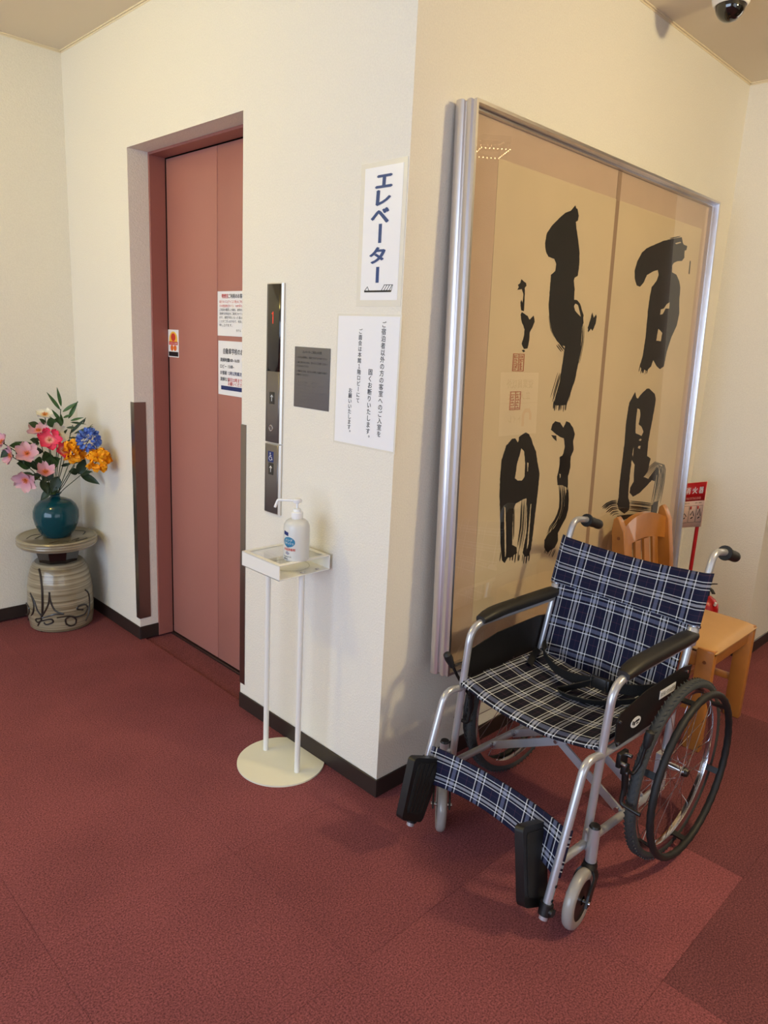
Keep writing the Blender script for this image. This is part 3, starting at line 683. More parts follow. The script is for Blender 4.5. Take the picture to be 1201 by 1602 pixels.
streaks(0, 0, 90, 6, O4, 13, curve=[(310, 1400), (285, 1510)], wmin=.2, wmax=.6); streaks(0, 0, 40, 3, O4, 14, curve=[(560, 165), (690, 138)])
stroke([(762, 370), (770, 375), (758, 505), (748, 503)], O4, amp=.2)
# right column, second character
stroke([(405, 150), (418, 205), (435, 215), (460, 175), (520, 118), (545, 116), (600, 165), (612, 230), (595, 340), (560, 520), (535, 660), (525, 790), (562, 815), (545, 880), (530, 950), (490, 1000), (540, 1020), (600, 960), (600, 1000), (520, 1090), (450, 1160), (385, 1200), (350, 1160), (355, 1110), (390, 1050), (395, 960), (400, 880), (372, 830), (355, 960), (340, 1100), (335, 1200), (350, 1260), (345, 1330), (300, 1370), (240, 1330), (225, 1270), (240, 1200), (250, 1050), (275, 850), (300, 650), (315, 450), (345, 260)],
       O5, [[(428, 312), (455, 325), (460, 380), (440, 470), (470, 500), (488, 545), (470, 590), (430, 570), (408, 560), (412, 450)], [(455, 615), (472, 625), (462, 640), (440, 635)], [(440, 690), (462, 690), (455, 720), (432, 712)], [(375, 780), (385, 720), (392, 700), (385, 800)]])
streaks(0, 0, 105, 8, O5, 15, wmin=.5, wmax=.95, curve=[(520, 1000), (600, 900), (650, 875), (668, 940), (650, 1080), (620, 1230), (590, 1360)])
streaks(0, 0, 110, 7, O5, 16, wmin=.5, wmax=1.0, curve=[(345, 1290), (450, 1300), (600, 1320)]); streaks(0, 0, 150, 9, O5, 17, wmin=.35, wmax=.85, curve=[(235, 1300), (170, 1310), (110, 1360)])
stroke([(600, 1250), (640, 1240), (620, 1370), (560, 1370), (568, 1290)], O5); stroke([(225, 1390), (300, 1380), (420, 1370), (330, 1420), (240, 1440)], O5)
# red seals
M_seal = mat('seal_red', (172, 98, 70), .8)
def seal(px0, py0, px1, py1, solid, seed):
    r = random.Random(seed); a = to_pic(px0, py0, YP); c = to_pic(px1, py1, YP); b = B()
    x0, z1, x1, z0 = a[0], a[1], c[0], c[1]; W_ = x1-x0; Hh = z1-z0; t = W_*.07
    def r4(u0, v0, u1, v1): b.box((x0+u0*W_, YP-.0006, z0+v0*Hh), (x0+u1*W_, YP-.0001, z0+v1*Hh))
    for q in ((0, 0, 1, .04), (0, .96, 1, 1), (0, .04, .07, .96), (.93, .04, 1, .96), (.48, .04, .54, .96)): r4(*q)
    for col in (.10, .57):
        for k in range(9 if solid else 6):
            v = .08+k*(.86/(9 if solid else 6)); r4(col, v, col+r.uniform(.2, .34), v+.045)
            if r.random() < .7: u = col+r.uniform(.02, .3); r4(u, v, u+.06, v+.1)
    o = b.out('red_seal', M_seal, pic, smooth=False)
seal(802.5, 553, 818.5, 581, True, 1); seal(798, 612.5, 813, 641, False, 2)

# ================================================================== WALL SIGNS AND ELEVATOR FIXTURES
EX, EY = (0, -1, 0), (0, 0, 1)
# --- elevator direction sign
sg = plane_thing('elevator_sign', 'tall laminated sign with blue elevator lettering above an arrow', 'sign', (-.0012, .0925, 1.679), EX, EY)
rect(B(), -.0885, -.187, .0885, .187, -.0011, 0).out('laminate', M_lam, sg, smooth=False)
rect(B(), -.072, -.170, .074, .174, 0, .0006).out('paper', M_paper, sg, smooth=False)
def vglyph(ch, x, y, wd, h, m, sh=.0, bold=.05):
    me = text_mesh(ch, bold); a, b_, c, d = mesh_bounds(me)
    me.transform(Matrix.Translation((x, y, .0012)) @ Matrix.Diagonal((wd/(b_-a), h/(d-c), .02, 1)) @ Matrix.Translation((-(a+b_)/2, -(c+d)/2, 0)))
    for v in me.vertices: v.co.x += sh*(v.co.y-y)
    link('lettering', me, m, sg)
for ch, x, y, wd, h in (('エ', .004, .136, .066, .034), ('レ', .004, .095, .058, .040), ('ベ', -.006, .050, .072, .040), ('タ', -.010, -.052, .064, .044)): vglyph(ch, x, y, wd, h, M_inkbl, .06)
for y0, y1, x in ((.029, -.020, -.003), (-.082, -.124, -.006)): rect(B(), x-.006, y1, x+.006, y0, .0006, .0012).out('lettering', M_inkbl, sg, smooth=False)
ar = B(); rect(ar, -.056, -.149, .050, -.144, .0006, .0012)
ar.strip([(-.056, -.146, .0009), (-.044, -.134, .0009), (-.036, -.146, .0009)], (0, 0, .0006), .0018)
for k in range(4): ar.strip([(.012+.010*k, -.145, .0009), (.024+.010*k, -.130, .0009)], (0, 0, .0006), .0016)
ar.strip([(.022, -.130, .0009), (.056, -.130, .0009), (.050, -.147, .0009)], (0, 0, .0006), .0016)
ar.out('arrow', M_inkbk, sg, smooth=False)
# --- visitors notice
sg2 = plane_thing('visitor_notice', 'white laminated notice with four columns of black vertical writing', 'notice', (-.0012, .1285, 1.2815), EX, EY)
rect(B(), -.132, -.190, .132, .190, -.0011, 0).out('laminate', M_lam, sg2, smooth=False)
rect(B(), -.126, -.184, .126, .184, 0, .0006).out('paper', M_paper, sg2, smooth=False)
vtext('ご宿泊者以外の方の客室へのご入室を', M_inkbk, sg2, .066, .172, -.150, .0185, .0009, .013)
vtext('固くお断りいたします。', M_inkbk, sg2, .020, .040, -.166, .0185, .0009, .013)
vtext('ご面会は本館１階ロビーにて', M_inkbk, sg2, -.028, .150, -.062, .0160, .0009, .012)
vtext('お願いいたします。', M_inkbk, sg2, -.062, -.020, -.158, .0160, .0009, .012)
# --- grey instruction plate
pl_ = plane_thing('instruction_plate', 'small dark grey elevator instruction plate with braille', 'plate', (0, .3725, 1.2755), EX, EY)
M_plate = mat('grey_plate', (98, 94, 93), .45, .0)
rect(B(), -.086, -.094, .086, .094, .0002, .0025, .0012).out('plate_body', M_plate, pl_)
text('エレベーターご利用上の注意', M_inkbk, pl_, -.045, .079, h=.0085, wd=.092, z=.003)
for i, s_ in enumerate(('1. かけ込み乗車は、危険ですのでおやめください', '2. 乗り降りのときは、足もとにご注意ください', '    ドアにもたれないでください', '3. 地震のときは、全ボタンを押して最寄りの階で', '    お降りください')):
    text(s_, M_inkbk, pl_, -.074, .062-.0115*i-(.004 if i > 0 else 0)-(.004 if i > 2 else 0), em=.0072, wd=.148 if i in (0, 1, 3) else .06, z=.003)
br = B(); rb = random.Random(5)
for r_ in range(7):
    for c_ in range(26 if r_ % 2 else 20):
        for k in range(3):
            if rb.random() < .5: br.cyl((-.072+c_*.0055, -.012-r_*.0105-k*.0022, .0024), (-.072+c_*.0055, -.012-r_*.0105-k*.0022, .0032), .0007, .0004, 5)
o = br.out('braille', M_plate, pl_); o['kind'] = 'stuff'
# --- hall call panel
hp = plane_thing('elevator_call_panel', 'narrow black and silver elevator call panel with arrow buttons', 'panel', (0, .5575, 1.185), EX, EY)
hp.scale = (1, 1, .6); M_pface = mat('panel_metal', (104, 98, 94), .34, .3); M_pblk = mat('panel_black_glass', (12, 12, 13), .15, coat=.5); M_pside = mat('panel_side', (206, 198, 184), .35, .5)
def slab(y0, y1, top):
    b = B(); pr = [(-.043, 0), (-.043, .012), (-.040, .018), (.037, .018), (.043, .010), (.043, 0)]
    n0 = [b.bm.verts.new((x, y0, z)) for x, z in pr]; n1 = [b.bm.verts.new((x, y1, z*1.0)) for x, z in pr]
    for k in range(len(pr)): b.bm.faces.new((n0[k], n0[(k+1) % len(pr)], n1[(k+1) % len(pr)], n1[k]))
    b.bm.faces.new(n0); b.bm.faces.new(n1[::-1]); return b.out('panel_body', M_pside, hp, smooth=False)
slab(-.135, .377, True); slab(-.377, -.139, False)
def face(y0, y1, m, rt=0):
    b = B(); xs_ = [-.0395+.074*k/8 for k in range(9)]
    g = [[b.bm.verts.new((x, y, .0182+.0035*math.sin(PI*k/8))) for y in (y0, y1)] for k, x in enumerate(xs_)]
    for p, q in zip(g, g[1:]): b.bm.faces.new((p[0], q[0], q[1], p[1]))
    return b.out('panel_face', m, hp, solid=.001, angle=60)
face(-.133, .10, M_pface); face(.10, .374, M_pblk); face(-.374, -.141, M_pface)
def button(y):
    f = rect(B(), -.017, y-.019, .011, y+.021, .0195, .0235, .0015).out('button', M_pblk, hp)
    a = B(); a.strip([(-.003, y-.010, .0238), (-.003, y+.011, .0238)], (0, 0, .0006), .0024); a.strip([(-.009, y+.004, .0238), (-.003, y+.011, .0238), (.003, y+.004, .0238)], (0, 0, .0006), .0024)
    a.out('up_arrow', mat('white_print', (225, 225, 222), .5), f, smooth=False)
button(.013); button(-.224)
B().tube([(-.006+.009*math.cos(t*2*PI/24), -.086+.009*math.sin(t*2*PI/24), .0225) for t in range(24)], .0022, 8, closed=True).out('key_ring', M_chrome, hp)
B().cyl((-.006, -.086, .0195), (-.006, -.086, .0225), .0068, seg=20).out('key_switch', M_pface, hp)
sq = rect(B(), -.020, -.200, .010, -.164, .0195, .0222).out('wheelchair_symbol_plate', M_inknv, hp, smooth=False)
wsb = B(); MW = mat('white_print', (225, 225, 222), .5); zz = .0226
wsb.cyl((-.008, -.1705, zz-.0003), (-.008, -.1705, zz+.0003), .0024, seg=12); wsb.strip([(-.008, -.173, zz), (-.0075, -.1835, zz), (.000, -.1835, zz), (.003, -.192, zz), (.005, -.1915, zz)], (0, 0, .0006), .0022); wsb.strip([(-.008, -.178, zz), (-.001, -.178, zz)], (0, 0, .0006), .0018)
wsb.strip([(-.0065+.0075*math.cos(math.radians(a)), -.187+.0075*math.sin(math.radians(a)), zz) for a in range(115, 350, 15)], (0, 0, .0006), .0018); wsb.out('wheelchair_symbol', MW, sq, smooth=False)
db = B(); M_led = mat('red_led', (255, 60, 30), .5, emit=(255, 60, 30), estr=.9)
for k in range(9): db.box((-.005, .252+k*.0042, .0225), (-.0015, .2545+k*.0042, .0232))
db.box((-.0095, .2815, .0225), (-.006, .284, .0232)); db.out('floor_indicator', M_led, hp, smooth=False)
# --- notices on the elevator door
XD = .1594
n1 = plane_thing('smoking_notice', 'white notice with red and black lines taped high on the elevator door', 'notice', (XD, 1.1625-.1485, 1.472), EX, EY)
rect(B(), -.1485, -.084, .1485, .084, -.0004, .0004).out('paper', M_paper, n1, smooth=False)
text('喫煙室', M_inkrd, n1, -.118, .066, em=.0175, z=.0009, bold=.02, wd=.045); text('ご利用のお客様へのお願い', M_inkbk, n1, -.072, .066, em=.0175, z=.0009, bold=.02, wd=.19)
for i, (s_, m_) in enumerate((('電子タバコ(アイコス等)のご利用をお断りいたします', M_inkrd), ('その他加熱式タバコ、VAPE等もご利用いただけません', M_inkrd), ('ご利用を確認した場合、通常のタバコ同様にお部屋の', M_inkbk), ('清掃代の料金をご請求させていただく場合がござい', M_inkbk), ('ます。通常予約となった事の営業料金を頂戴する', M_inkbk), ('ことがございますので、何卒ご協力下さいますよう', M_inkbk), ('申し上げます。', M_inkbk))):
    text(s_, m_, n1, -.135, .044-.0145*i, em=.0115, z=.0009, wd=(.27 if i < 6 else .09))
text('ホテル', M_inkbk, n1, -.018, -.062, em=.0115, z=.0009)
n2 = plane_thing('driving_school_notice', 'white notice with a dark blue bar below the smoking notice', 'notice', (XD, 1.158-.1485, 1.264), EX, EY)
rect(B(), -.1485, -.105, .1485, .105, -.0004, .0004).out('paper', M_paper, n2, smooth=False)
text('自動車学校のお客様へ', M_inkbk, n2, -.112, .066, em=.024, z=.0009, bold=.02, wd=.2)
for i, (a, c, m_) in enumerate((('清掃時間', '10:00~16:00', M_inkbk), ('ロビー', '15:00~', M_inkbk), ('お部屋', '12時以降順次ご案内', M_inknv), ('清掃なし', '前日22時までにお申出', M_inkrd))):
    y = .032-.025*i; text(a, M_inkbk, n2, -.134, y, em=.0165, z=.0009, bold=.02); text(c, m_, n2, -.078, y, em=.0165, z=.0009, bold=.012)
text('お願いください。', M_inkrd, n2, -.078, -.059, em=.0165, z=.0009, bold=.012)
rect(B(), -.128, -.085, .128, -.069, .0004, .0009).out('blue_bar', M_inknv, n2, smooth=False)
st = plane_thing('door_sticker', 'small orange and white warning sticker on the elevator door panel without notices', 'sticker', (XD, 1.513, 1.344), EX, EY)
rect(B(), -.044, -.058, .044, .058, -.0004, .0003, 0).out('sticker_base', M_paper, st, smooth=False)
M_or = mat('orange_print', (226, 112, 40), .5); M_ye = mat('yellow_print', (240, 190, 70), .5)
a = B(); a.prism([(-.034, .0), (.034, .0)]+[(.034*math.cos(math.radians(t)), .018+.032*math.sin(math.radians(t))) for t in range(0, 181, 15)], lambda x, y, d: Vector((x, y, d)), .0003, .0007); a.out('sticker_arch', M_ye, st, smooth=False)
a = B(); a.prism([(.019*math.cos(t*PI/10), .026+.017*math.sin(t*PI/10)) for t in range(20)], lambda x, y, d: Vector((x, y, d)), .0007, .0010); a.out('sticker_mark', M_inkrd, st, smooth=False)
rect(B(), -.037, -.006, .037, .008, .0007, .0012).out('sticker_band', M_inkrd, st, smooth=False)
text('とびらに注意', M_paper, st, -.033, .001, h=.008, wd=.066, z=.0016)
a = B(); a.prism([(-.012+.012*math.cos(t*PI/8), -.019+.013*math.sin(t*PI/8)) for t in range(16)], lambda x, y, d: Vector((x, y, d)), .0003, .0008); a.prism([(.014+.013*math.cos(t*PI/8), -.019+.012*math.sin(t*PI/8)) for t in range(16)], lambda x, y, d: Vector((x, y, d)), .0003, .0008); a.out('sticker_hand', M_or, st, smooth=False)
rect(B(), -.040, -.054, .040, -.035, .0003, .0008).out('sticker_caption', M_inkbk, st, smooth=False)

# --- staff notice and toilet sign on the corridor wall (mirror image in the picture glass)
cz = plane_thing('staff_notice', 'white staff-only and toilet notice on the corridor wall, reflected in the picture glass', 'notice', (2.58, YC+.0008, 1.128), (-1, 0, 0), (0, 0, 1))
rect(B(), -.212, -.203, .212, .203, -.0006, 0).out('paper', M_paper, cz, smooth=False)
text('従業員以外', M_inkbk, cz, -.15, .130, em=.062, z=.0006, bold=.02, wd=.30); text('立 入 禁 止', M_inkbk, cz, -.12, .055, em=.058, z=.0006, bold=.02, wd=.25)
rect(B(), -.212, .004, .212, .007, 0, .0005).out('sheet_edge', mat('grey_line', (150, 145, 140), .6), cz, smooth=False)
text('トイレ', M_inkbk, cz, -.02, -.098, em=.055, z=.0006, bold=.015); text('お手洗いはこちら', M_inkbk, cz, -.03, -.045, em=.02, z=.0006)
a = B(); a.strip([(-.05, -.15, .0004), (-.05, -.07, .0004), (-.075, -.045, .0004), (-.115, -.045, .0004), (-.135, -.07, .0004), (-.135, -.11, .0004)], (0, 0, .0006), .028); a.out('toilet_arrow', M_inkrd, cz, smooth=False)

# ================================================================== SANITISER STAND
SX, SY = -.110, .347
sd = thing('sanitizer_stand', 'white metal two-pole stand with round base and box tray against the wall', 'stand', (SX, SY, 0))
pts = []; r_ = .146; xc = .103
a0 = math.acos(xc/r_)
for k in range(49):
    t = a0+(2*PI-2*a0)*k/48; pts.append((r_*math.cos(t), r_*math.sin(t)))
b = B(); b.prism(pts, lambda x, y, d: Vector((x, y, d)), .0002, .0055); b.out('base_plate', mat('stand_base', (226, 224, 204), .45, 0, .03, 40), sd, smooth=False)
for y in (.087, -.087):
    B().cyl((0, y, .0055), (0, y, .690), .0092, seg=20).out('pole', M_white, sd)
TX0, TX1, TY0, TY1, TZ0, TZ1 = -.101, .098, -.105, .089, .690, .738
tr = B(); tr.box((TX0, TY0, TZ0), (TX0+.004, TY1, TZ1), .001, 1); tr.box((TX1-.004, TY0, TZ0), (TX1, TY1, TZ1), .001, 1); tr.box((TX0, TY0, TZ0), (TX1, TY1, TZ0+.0035), .001, 1)
tray = tr.out('tray', M_white, sd, smooth=False)
rm = B(); wr_ = .016
rm.box((TX0, TY0, TZ1-.003), (TX1, TY0+wr_, TZ1), .0008, 1); rm.box((TX0, TY1-wr_, TZ1-.003), (TX1, TY1, TZ1), .0008, 1); rm.box((TX0, TY0+wr_, TZ1-.003), (TX0+wr_, TY1-wr_, TZ1), .0008, 1); rm.box((TX1-wr_, TY0+wr_, TZ1-.003), (TX1, TY1-wr_, TZ1), .0008, 1)
rm.out('tray_rim', M_white, tray, smooth=False)
B().box((TX0+.012, TY0+.012, TZ1-.0065), (TX1-.012, TY1-.012, TZ1-.0035)).out('acrylic_shelf', M_acr, tray, smooth=False)
for x in (.0, .06): B().cyl((x, -.087, TZ0+.0035), (x, -.087, TZ0+.0065), .006, .0045, 12).out('screw', M_chrome, tray)
B().tube([(.012+.062*math.cos(t*2*PI/32), -.01+.062*math.sin(t*2*PI/32), TZ0+.006) for t in range(32)], .0018, 6, closed=True).out('drip_ring', M_acr, tray)
# bottle stands on the acrylic shelf
bx, by = on_z(463, 874, .735)[:2]
bo = thing('sanitizer_bottle', 'translucent white pump bottle of hand sanitizer standing on the tray', 'bottle', (bx, by, TZ1-.0033))
M_bot = bpy.data.materials.new('translucent_bottle'); M_bot.use_nodes = True; p = M_bot.node_tree.nodes['Principled BSDF']
p.inputs['Base Color'].default_value = lin((232, 232, 228)); p.inputs['Roughness'].default_value = .3; p.inputs['Transmission Weight'].default_value = .25; p.inputs['Subsurface Weight'].default_value = .15; p.inputs['Subsurface Radius'].default_value = (.03, .03, .03)
HBt = .128
B().lathe([(0, 0), (.037, 0), (.0395, .003), (.0400, .010), (.0400, .060), (.0400, .100), (.0385, .110), (.034, .119), (.026, .1255), (.0175, HBt), (.0165, .136), (0, .136)], 40).out('bottle_body', M_bot, bo)
M_pump = mat('pump_plastic', (240, 240, 238), .35)
B().lathe([(0, .131), (.0175, .131), (.0182, .133), (.0182, .148), (.0165, .150), (.0125, .151), (.0115, .158), (.008, .160), (0, .160)], 28).out('cap', M_pump, bo)
pu = B(); pu.cyl((0, 0, .16), (0, 0, .178), .0036, seg=12)
nz = (CAMP-Vector((bx, by, .9))); 
nd = Vector((-.62, .78, 0)).normalized()
pu.lathe([(0, .176), (.0115, .177), (.0135, .180), (.0135, .187), (.010, .190), (0, .1905)], 20)
pu.tube(fillet([(0, 0, .184), nd*.060+Vector((0, 0, .1815)), nd*.069+Vector((0, 0, .158))], .006, 4), [.0042]*99 if False else .0042, 10)
pu.out('pump_head', M_pump, bo)
# label wrapped on the side that faces the room
def wrap(poly, m, name, r=.0403, holes=(), ang0=0.0, dz=0, rr=.0006):
    b = B(); fn = lambda x, y: Vector((r*math.cos(ang0+x/r), r*math.sin(ang0+x/r), y+dz)); sub = []
    for i in range(len(poly)):
        a, c = poly[i], poly[(i+1) % len(poly)]; n = max(1, int(abs(c[0]-a[0])/.003))
        for k in range(n): sub.append((a[0]+(c[0]-a[0])*k/n, a[1]+(c[1]-a[1])*k/n))
    cx = sum(p[0] for p in sub)/len(sub); cy = sum(p[1] for p in sub)/len(sub); N = 8; rg = []
    for q in range(1, N+1): rg.append([b.bm.verts.new(fn(cx+(x-cx)*q/N, cy+(y-cy)*q/N)) for x, y in sub])
    b.bm.faces.new(rg[0])
    for A_, B_ in zip(rg, rg[1:]):
        for k in range(len(sub)): b.bm.faces.new((A_[k], A_[(k+1) % len(sub)], B_[(k+1) % len(sub)], B_[k]))
    return b.out(name, m, bo, smooth=False, solid=.0004)
A0 = math.atan2(CAMP.y-by, CAMP.x-bx)-.62
def wtext(s_, m, x0, y, h, wd, bold=.02):
    me = text_mesh(s_, bold); a, b_, c, d = mesh_bounds(me); r = .0410
    for v in me.vertices:
        x = x0+(v.co.x-a)/(b_-a)*wd; z = y+((v.co.y-c)/(d-c)-.5)*h; rz = r+v.co.z*.012; v.co = Vector((rz*math.cos(A0+x/r), rz*math.sin(A0+x/r), z))
    link('label_lettering', me, m, bo)
el = [(.021*math.cos(t*2*PI/32), .062+.0155*math.sin(t*2*PI/32)) for t in range(32)]
wrap([(-.021, .084), (-.002, .080), (-.002, .091), (-.021, .095)], M_inknv, 'label_patch', ang0=A0)
wrap(el, mat('label_teal', (36, 122, 160), .5), 'label_oval', ang0=A0)
wtext('ハンド', MW, -.013, .068, .008, .026); wtext('スキッシュ', MW, -.017, .0585, .008, .034); wtext('手指消毒剤', M_inkrd, -.018, .039, .0085, .040); wtext('EX', M_inknv, -.006, .0475, .005, .008)
wtext('医薬部外品', M_inkbk, -.018, .016, .004, .028, 0); wtext('800mL', M_inkbk, -.018, .009, .0045, .016, .02)
wrap([(-.012, .024), (-.002, .021), (.004, .026), (-.004, .033), (-.011, .031)], mat('grey_print', (150, 150, 165), .6), 'label_hand', ang0=A0)

# ================================================================== POTTERY STOOL, VASE, FLOWERS
PX, PY = -.196, 1.985
def pot_mat():
    m = mat('stoneware', (172, 158, 128), .3, 0, 0, coat=.5); nt = m.node_tree; p = nt.nodes['Principled BSDF']
    tc = nt.nodes.new('ShaderNodeTexCoord'); mp = nt.nodes.new('ShaderNodeMapping'); mp.inputs['Scale'].default_value = (2, 2, 95); nt.links.new(tc.outputs['Object'], mp.inputs['Vector'])
    n = nt.nodes.new('ShaderNodeTexNoise'); n.inputs['Scale'].default_value = 1.2; n.inputs['Detail'].default_value = 4; nt.links.new(mp.outputs[0], n.inputs['Vector'])
    r = nt.nodes.new('ShaderNodeValToRGB'); r.color_ramp.elements[0].position = .35; r.color_ramp.elements[1].position = .66; r.color_ramp.elements[0].color = lin((112, 98, 72)); r.color_ramp.elements[1].color = lin((168, 158, 132))
    nt.links.new(n.outputs['Fac'], r.inputs[0]); nt.links.new(r.outputs[0], p.inputs['Base Color'])
    b = nt.nodes.new('ShaderNodeBump'); b.inputs['Strength'].default_value = .35; b.inputs['Distance'].default_value = .003; nt.links.new(n.outputs['Fac'], b.inputs['Height']); nt.links.new(b.outputs[0], p.inputs['Normal']); return m
M_pot = pot_mat(); M_potline = mat('iron_brush_line', (36, 30, 26), .4, coat=.4); M_potgrn = mat('green_glaze', (120, 138, 118), .4, coat=.4)
po = thing('pottery_stool', 'brown glazed stoneware garden stool with dark brush drawing in the corner', 'stool', (PX, PY, 0))
body_prof = [(.132, 0), (.139, .006), (.1455, .05), (.146, .11), (.143, .18), (.136, .24), (.124, .285), (.114, .306), (.104, .316)]
B().lathe([(0, 0.0)]+body_prof+[(0, .318)], 56).out('stool_body', M_pot, po)
nk = B(); nk.lathe([(0, .310), (.086, .310), (.088, .322), (.098, .36), (.108, .400), (0, .400)], 8).out('stool_neck', mat('black_glaze', (20, 14, 12), .2, coat=.6), po, angle=20)
tp = B(); tp.lathe([(r, z+.027) for r, z in [(0, .362), (.150, .362), (.166, .366), (.174, .374), (.1765, .380), (.1745, .386), (.1768, .392), (.1745, .398), (.176, .404), (.172, .409), (.164, .4095), (.160, .4065), (0, .4065)]], 56).out('stool_top', M_pot, po)
def pot_r(z):
    for (r0, z0), (r1, z1) in zip(body_prof, body_prof[1:]):
        if z <= z1: return r0+(r1-r0)*(z-z0)/(z1-z0) if z >= z0 else r0
    return .104
def pot_pt(px, py):
    d = ray(px, py); o = CAMP-Vector((PX, PY, 0)); r = .145
    for _ in range(6):
        A_ = d.x**2+d.y**2; B_ = 2*(o.x*d.x+o.y*d.y); C_ = o.x**2+o.y**2-r*r; disc = B_*B_-4*A_*C_
        t = (-B_-math.sqrt(max(disc, 0)))/(2*A_); q = o+d*t; r = pot_r(max(0, min(.316, q.z)))
    return Vector((q.x, q.y, q.z))
def cr(path, n=6):
    pts = [Vector(p) for p in path]; out = []
    for i in range(len(pts)-1):
        p0 = pts[max(i-1, 0)]; p1 = pts[i]; p2 = pts[i+1]; p3 = pts[min(i+2, len(pts)-1)]
        for k in range(n):
            t = k/n; out.append(.5*((2*p1)+(p2-p0)*t+(2*p0-5*p1+4*p2-p3)*t*t+(3*p1-p0-3*p2+p3)*t**3))
    out.append(pts[-1]); return out
def potline(path, r=.0042): B().tube(cr([pot_pt(a/4.003, 880+b_/4.003) for a, b_ in path]), r, 6).out('brush_line', M_potline, po)
potline([(245, 40), (256, 90), (265, 180), (266, 300), (262, 436)], .0055)
potline([(190, 190), (215, 240), (235, 300), (262, 345), (238, 395)]); potline([(192, 192), (212, 262), (205, 320), (180, 360), (262, 345)]); potline([(308, 185), (318, 245), (345, 300), (400, 322)]); potline([(310, 188), (305, 250), (285, 300), (262, 345), (340, 325), (400, 322)])
potline([(262, 350), (225, 355), (238, 375), (262, 365), (320, 355), (330, 375), (290, 388), (275, 375)]); potline([(355, 345), (430, 335), (480, 340), (530, 320), (548, 280), (530, 262), (490, 275), (485, 292), (520, 295)]); potline([(415, 385), (412, 355), (445, 338), (475, 355), (470, 385), (440, 396), (415, 385)]); potline([(532, 170), (552, 190), (560, 240), (555, 310), (535, 366)]); potline([(165, 255), (182, 280), (182, 320), (165, 328)])
# drawing on the stool's top
for k, path in enumerate([[(-.13, .02), (-.09, .06), (-.05, .05), (-.10, .0)], [(.02, -.12), (.06, -.10), (.03, -.14), (.09, -.12)], [(.10, -.05), (.13, .0), (.10, .04)], [(-.08, -.11), (-.03, -.10), (.0, -.13)]]):
    B().tube(cr([(x, y, .4336) for x, y in path]), .0022, 6).out('brush_line', M_potline, po)
va = thing('vase', 'round glossy teal ceramic vase standing on the pottery stool', 'vase', (PX, PY, .4336))
vprof = [(0, 0), (.056, 0), (.061, .004), (.078, .026), (.0935, .060), (.1000, .092), (.0985, .122), (.088, .149), (.068, .169), (.042, .180), (.026, .184), (.0205, .189), (.0205, .197), (.028, .204), (.0285, .207), (.022, .2075), (.017, .201), (.017, .175), (0, .175)]
B().lathe(vprof, 56).out('vase_body', mat('teal_glaze', (3, 64, 74), .12, 0, 0, spec=.35, coat=.25), va)
MOUTH = Vector((PX, PY, .4336+.199))
hz = (Vector((PX, PY, 0))-Vector((CAMP.x, CAMP.y, 0))); HN = hz.normalized()      # horizontal view axis to the bouquet
def fl(px, py, near):       # point seen at a pixel, 'near' metres in front of the vase axis
    return hit(px, py, Vector((PX, PY, 0))-HN*near, HN)
M_stem = mat('stem_green', (52, 66, 36), .6); M_leafd = mat('leaf_dark', (40, 62, 36), .5, var=.2, vscale=40); M_leafm = mat('leaf_green', (58, 86, 44), .5, var=.2, vscale=40); M_leafb = mat('bamboo_leaf', (62, 98, 50), .5, var=.15, vscale=40)
def petal_mesh(name, L, W, m, cup=.3, notch=0, tipw=.8, curl=0):
    b = B(); nu, nv = 6, 5
    def f(a, c):
        x = L*a; wv = W*.5*(math.sin(PI*min(1, a*.86+.10))**.7)*(1 if a < .99 else .8); y = (c-.5)*2*wv
        return Vector((x-(notch*L*(1-abs(2*c-1))*(a**6)), y, cup*L*(a*a)*.5+.25*W*(2*c-1)**2*(a)+curl*L*a**4))
    b.sheet(f, nu, nv); me = bpy.data.meshes.new(name); b.bm.to_mesh(me); b.bm.free(); me.materials.append(m)
    me.polygons.foreach_set('use_smooth', [True]*len(me.polygons)); return me
def leaf_mesh(name, L, W, m, droop=.2):
    b = B()
    def f(a, c):
        wv = W*.5*math.sin(PI*(a**.8))**.9 if 0 < a < 1 else .0004
        return Vector((L*a, (c-.5)*2*wv, -droop*L*a*a+.12*W*abs(2*c-1)))
    b.sheet(f, 8, 4); me = bpy.data.meshes.new(name); b.bm.to_mesh(me); b.bm.free(); me.materials.append(m)
    me.polygons.foreach_set('use_smooth', [True]*len(me.polygons)); return me
def petal_mat(name, edge, mid, inner):
    m = mat(name, edge, .6, spec=.3); nt = m.node_tree; p = nt.nodes['Principled BSDF']; p.inputs['Subsurface Weight'].default_value = .0
    tc = nt.nodes.new('ShaderNodeTexCoord'); ln = nt.nodes.new('ShaderNodeVectorMath'); ln.operation = 'LENGTH'; nt.links.new(tc.outputs['Object'], ln.inputs[0])
    mr = nt.nodes.new('ShaderNodeMapRange'); mr.inputs[1].default_value = 0; mr.inputs[2].default_value = .05; nt.links.new(ln.outputs['Value'], mr.inputs[0])
    r = nt.nodes.new('ShaderNodeValToRGB'); r.color_ramp.elements[0].color = lin(inner); r.color_ramp.elements[1].color = lin(edge); e = r.color_ramp.elements.new(.4); e.color = lin(mid)
    nt.links.new(mr.outputs[0], r.inputs[0]); nt.links.new(r.outputs[0], p.inputs['Base Color']); return m
PM = {'pink': petal_mat('petal_pink', (214, 176, 182), (206, 150, 168), (226, 120, 60)), 'magenta': petal_mat('petal_magenta', (228, 50, 92), (226, 80, 110), (250, 226, 200)), 'white': petal_mat('petal_white', (222, 220, 214), (226, 222, 206), (214, 160, 70)),
      'orange': petal_mat('petal_orange', (250, 168, 20), (250, 170, 30), (232, 110, 20)), 'blue': petal_mat('petal_blue', (96, 128, 206), (70, 100, 190), (52, 78, 160))}
M_cen = mat('stamen_orange', (214, 120, 40), .7)
